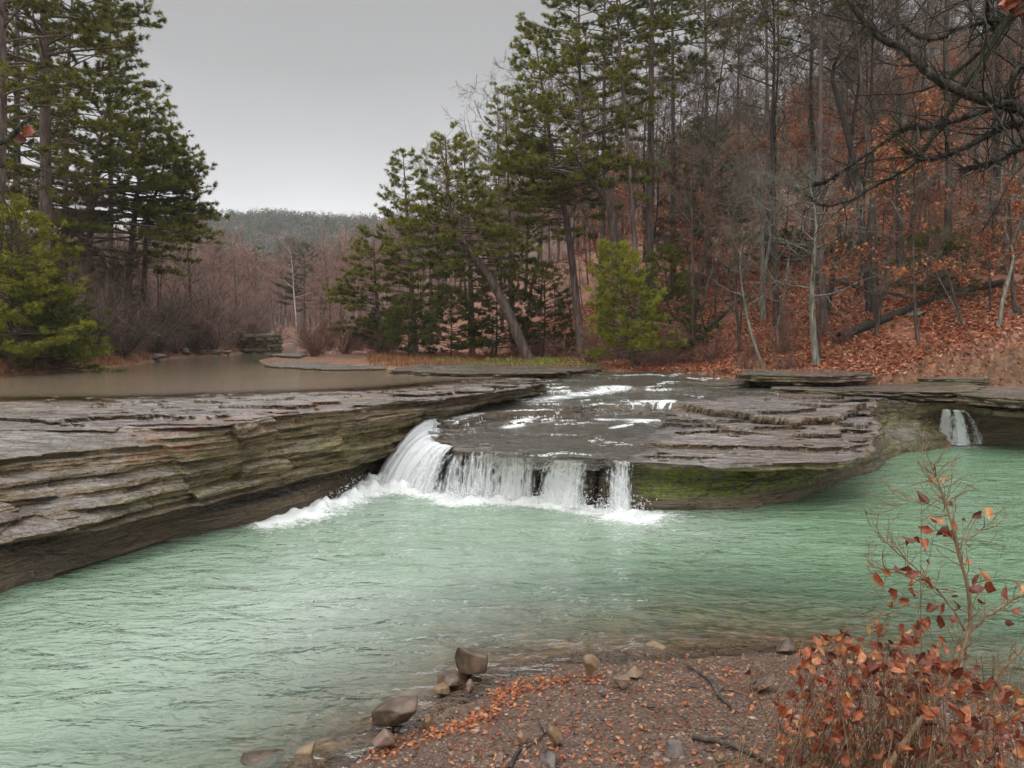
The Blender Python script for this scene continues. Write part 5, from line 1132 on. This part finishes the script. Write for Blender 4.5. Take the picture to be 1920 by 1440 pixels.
shrub('leafy_shrub', 'loose sprig of orange brown leaves left of the dense clump by the waterline', [([(1500, 1560), (1470, 1420), (1430, 1330), (1405, 1270)], .004, .0015, 4.6, 4.8)],
    [(1402, 1262, .8), (1415, 1280, .7), (1430, 1292, .8), (1425, 1310, .7), (1500, 1228, 1.0), (1510, 1243, .9), (1488, 1300, .7), (1455, 1320, .7)], [(1440, 1290), (1500, 1260), (1540, 1400), (1460, 1440)], 26, 4.7, 12, 63)
# ---- the overhanging limbs
def limbs(name, label, trunkpts, r0, limbs_, seed, tuft=2600, leafpts=(), twigs=1.0):
    global rng
    rng = np.random.default_rng(seed); tb = MB(); cb = MB(); b = trunkpts[0]
    tube(tb, spline(trunkpts, 30), r0 * np.linspace(1.1, .6, 30), 12, rough=.1)
    LIC = []
    for pts, w0, w1 in limbs_:
        P = spline(pts, 60); P = P + .012 * np.stack([fbm(np.linspace(0, 14, 60), k * 7., 0, 3, seed + len(LIC)) for k in range(3)], 1)
        L = np.linalg.norm(P[-1] - P[0]); R = np.linspace(w0, w1, 60); R = R * 1.25; tube(cb, P, R, 8, rough=.3)
        for _ in range(int(L * 11 * twigs)):
            j = rng.integers(12, 60); d = unit(unit(P[j] - P[j - 1]) * .6 + rng.normal(0, .55, 3) + np.array([0, 0, .12])); l = rng.choice([.08, .2, .45, .7], p=[.4, .3, .2, .1]) * rng.uniform(.6, 1.2); Q = [P[j]]
            for k in range(6): d = unit(d + rng.normal(0, .16, 3) + np.array([0, 0, .05])); Q.append(Q[-1] + d * l / 6)
            Q = np.array(Q); tube(cb, Q, np.linspace(min(.006, R[j] * .6), .0018, 7), 5, rough=.2); LIC.append(Q)
            for k in range(2, 6):
                if l > .15 and rng.random() < .7:
                    d2 = unit(unit(Q[k] - Q[k - 1]) + rng.normal(0, .6, 3)); tube(cb, np.array([Q[k], Q[k] + d2 * l * .15, Q[k] + unit(d2 + rng.normal(0, .3, 3)) * l * .32]), [.0022, .0018, .0012], 4)
        k = rng.integers(0, 60, int(tuft * L / 3)); d = unit(rng.normal(size=(len(k), 3))); blades(cb, P[k] + d * R[k, None] * .9 + rng.normal(0, .004, (len(k), 3)), unit(d + rng.normal(0, .4, d.shape)), rng.uniform(.004, .016, len(k)), rng.uniform(.004, .009, len(k)), rng.random(len(k)))
    r = empty(name, b, 0, label, 'tree')
    for nm, m_, mt in (('trunk', tb, 'dark_bark'), ('branches', cb, 'moss_bark')):
        o = link(nm, m_.mesh(nm, M[mt]), r); o.location = -Vector(b)
    if len(leafpts):
        lb = MB(); LP = np.array(leafpts); crumpled(lb, LP, rng.normal(size=(len(LP), 3)), np.full(len(LP), .09), np.full(len(LP), .06), rng.random(len(LP)) * .6)
        o = link('leaves', lb.mesh('leaves', M['shrubleaf']), r); o.location = -Vector(b)
def dp(pts, ya, yb): return [D(x, y, ya + (yb - ya) * i / (len(pts) - 1)) for i, (x, y) in enumerate(pts)]
tx, ty = 6.0, 3.9; tz = gz(tx, ty)
TRK = np.array([(tx, ty, tz - .3), (tx + .05, ty, tz + 1.5), (tx - .1, ty + .1, 4.3), (tx - .25, ty + .1, 5.6), (tx - .2, ty + .2, 7.2), (tx, ty + .2, 8.6)])
def tp(z): i = np.interp(z, TRK[:, 2], np.arange(6)); return spline(TRK, 101)[int(i * 20)]
limbs('bare_tree', 'mossy dark tree whose leafless limbs hang into the top right corner', TRK, .17, [
    ([tp(4.5)] + dp([(2080, 262), (1925, 208), (1850, 188), (1790, 168), (1735, 130), (1690, 88), (1640, 62), (1600, 12), (1570, -60)], 4.3, 4.8), .032, .011),
    ([tp(5.4)] + dp([(2060, -40), (1925, 12), (1880, 55), (1845, 110), (1812, 160), (1775, 215), (1742, 268), (1705, 312), (1640, 348), (1590, 378), (1545, 384), (1512, 366)], 4.4, 5.4), .024, .003),
    ([tp(4.6)] + dp([(2080, 225), (1920, 232), (1870, 245), (1810, 275), (1755, 297), (1715, 294), (1690, 280)], 4.3, 4.7), .02, .003),
    ([tp(4.7)] + dp([(2050, 215), (1900, 195), (1845, 208), (1790, 228), (1735, 240), (1700, 240), (1672, 258), (1600, 308), (1560, 335), (1528, 346)], 4.2, 5.0), .017, .0025),
    ([tp(4.3)] + dp([(2080, 262), (1925, 276), (1880, 296), (1835, 310), (1800, 318)], 4.2, 4.3), .014, .003),
    ([tp(5.5)] + dp([(2040, -20), (1930, 20), (1880, 35), (1840, 42), (1800, 52), (1760, 72), (1722, 73), (1692, 48)], 4.5, 5.2), .012, .003),
    ([tp(5.6)] + dp([(2030, -80), (1940, -30), (1870, 60), (1840, 95), (1800, 130), (1765, 165)], 4.6, 5.0), .012, .004),
    ([tp(5.0)] + dp([(2050, 100), (1925, 118), (1890, 180), (1892, 200)], 4.3, 4.4), .016, .012),
    ([tp(5.8)] + dp([(2000, -150), (1860, -60), (1852, 20), (1862, 55)], 4.5, 4.7), .012, .006)], 71,
    leafpts=[D(1893 + a, 10 + b, 4.3) for a, b in ((0, 0), (10, -8), (-10, -6), (14, 6), (24, 12), (4, -16))])
lx, ly = -3.3, -4.2; lz = gz(lx, ly); TL = np.array([(lx, ly, lz - .3), (lx, ly, lz + 2), (lx + .1, ly, 4.6), (lx, ly, 7)])
limbs('bare_tree', 'bare limb tip with a rust leaf poking in at the left edge before the pines', TL, .14, [
    ([TL[2], np.array([-3.6, -1., 4.9]), D(-420, 330, 3.2), D(-100, 300, 4.4), D(0, 268, 4.7), D(35, 242, 4.8), D(52, 222, 4.85), D(62, 205, 4.9)], .03, .004)], 72, tuft=200, leafpts=[D(52, 245, 4.8), D(36, 260, 4.8)], twigs=.15)
# ---- damp air
bm = bmesh.new(); bmesh.ops.create_cube(bm, size=1.0); me = bpy.data.meshes.new('haze'); bm.to_mesh(me); bm.free()
hz = link('haze', me); hz.scale = (900, 790, 150); hz.location = (0, 330, 68); tag(hz, kind='stuff')
n = NT('haze'); pv = n.new('ShaderNodeVolumePrincipled'); pv.inputs['Color'].default_value = (.93, .95, 1.0, 1); pv.inputs['Density'].default_value = .0004; pv.inputs['Anisotropy'].default_value = .2
n.t.links.new(pv.outputs[0], n.out.inputs['Volume']); me.materials.append(n.m)
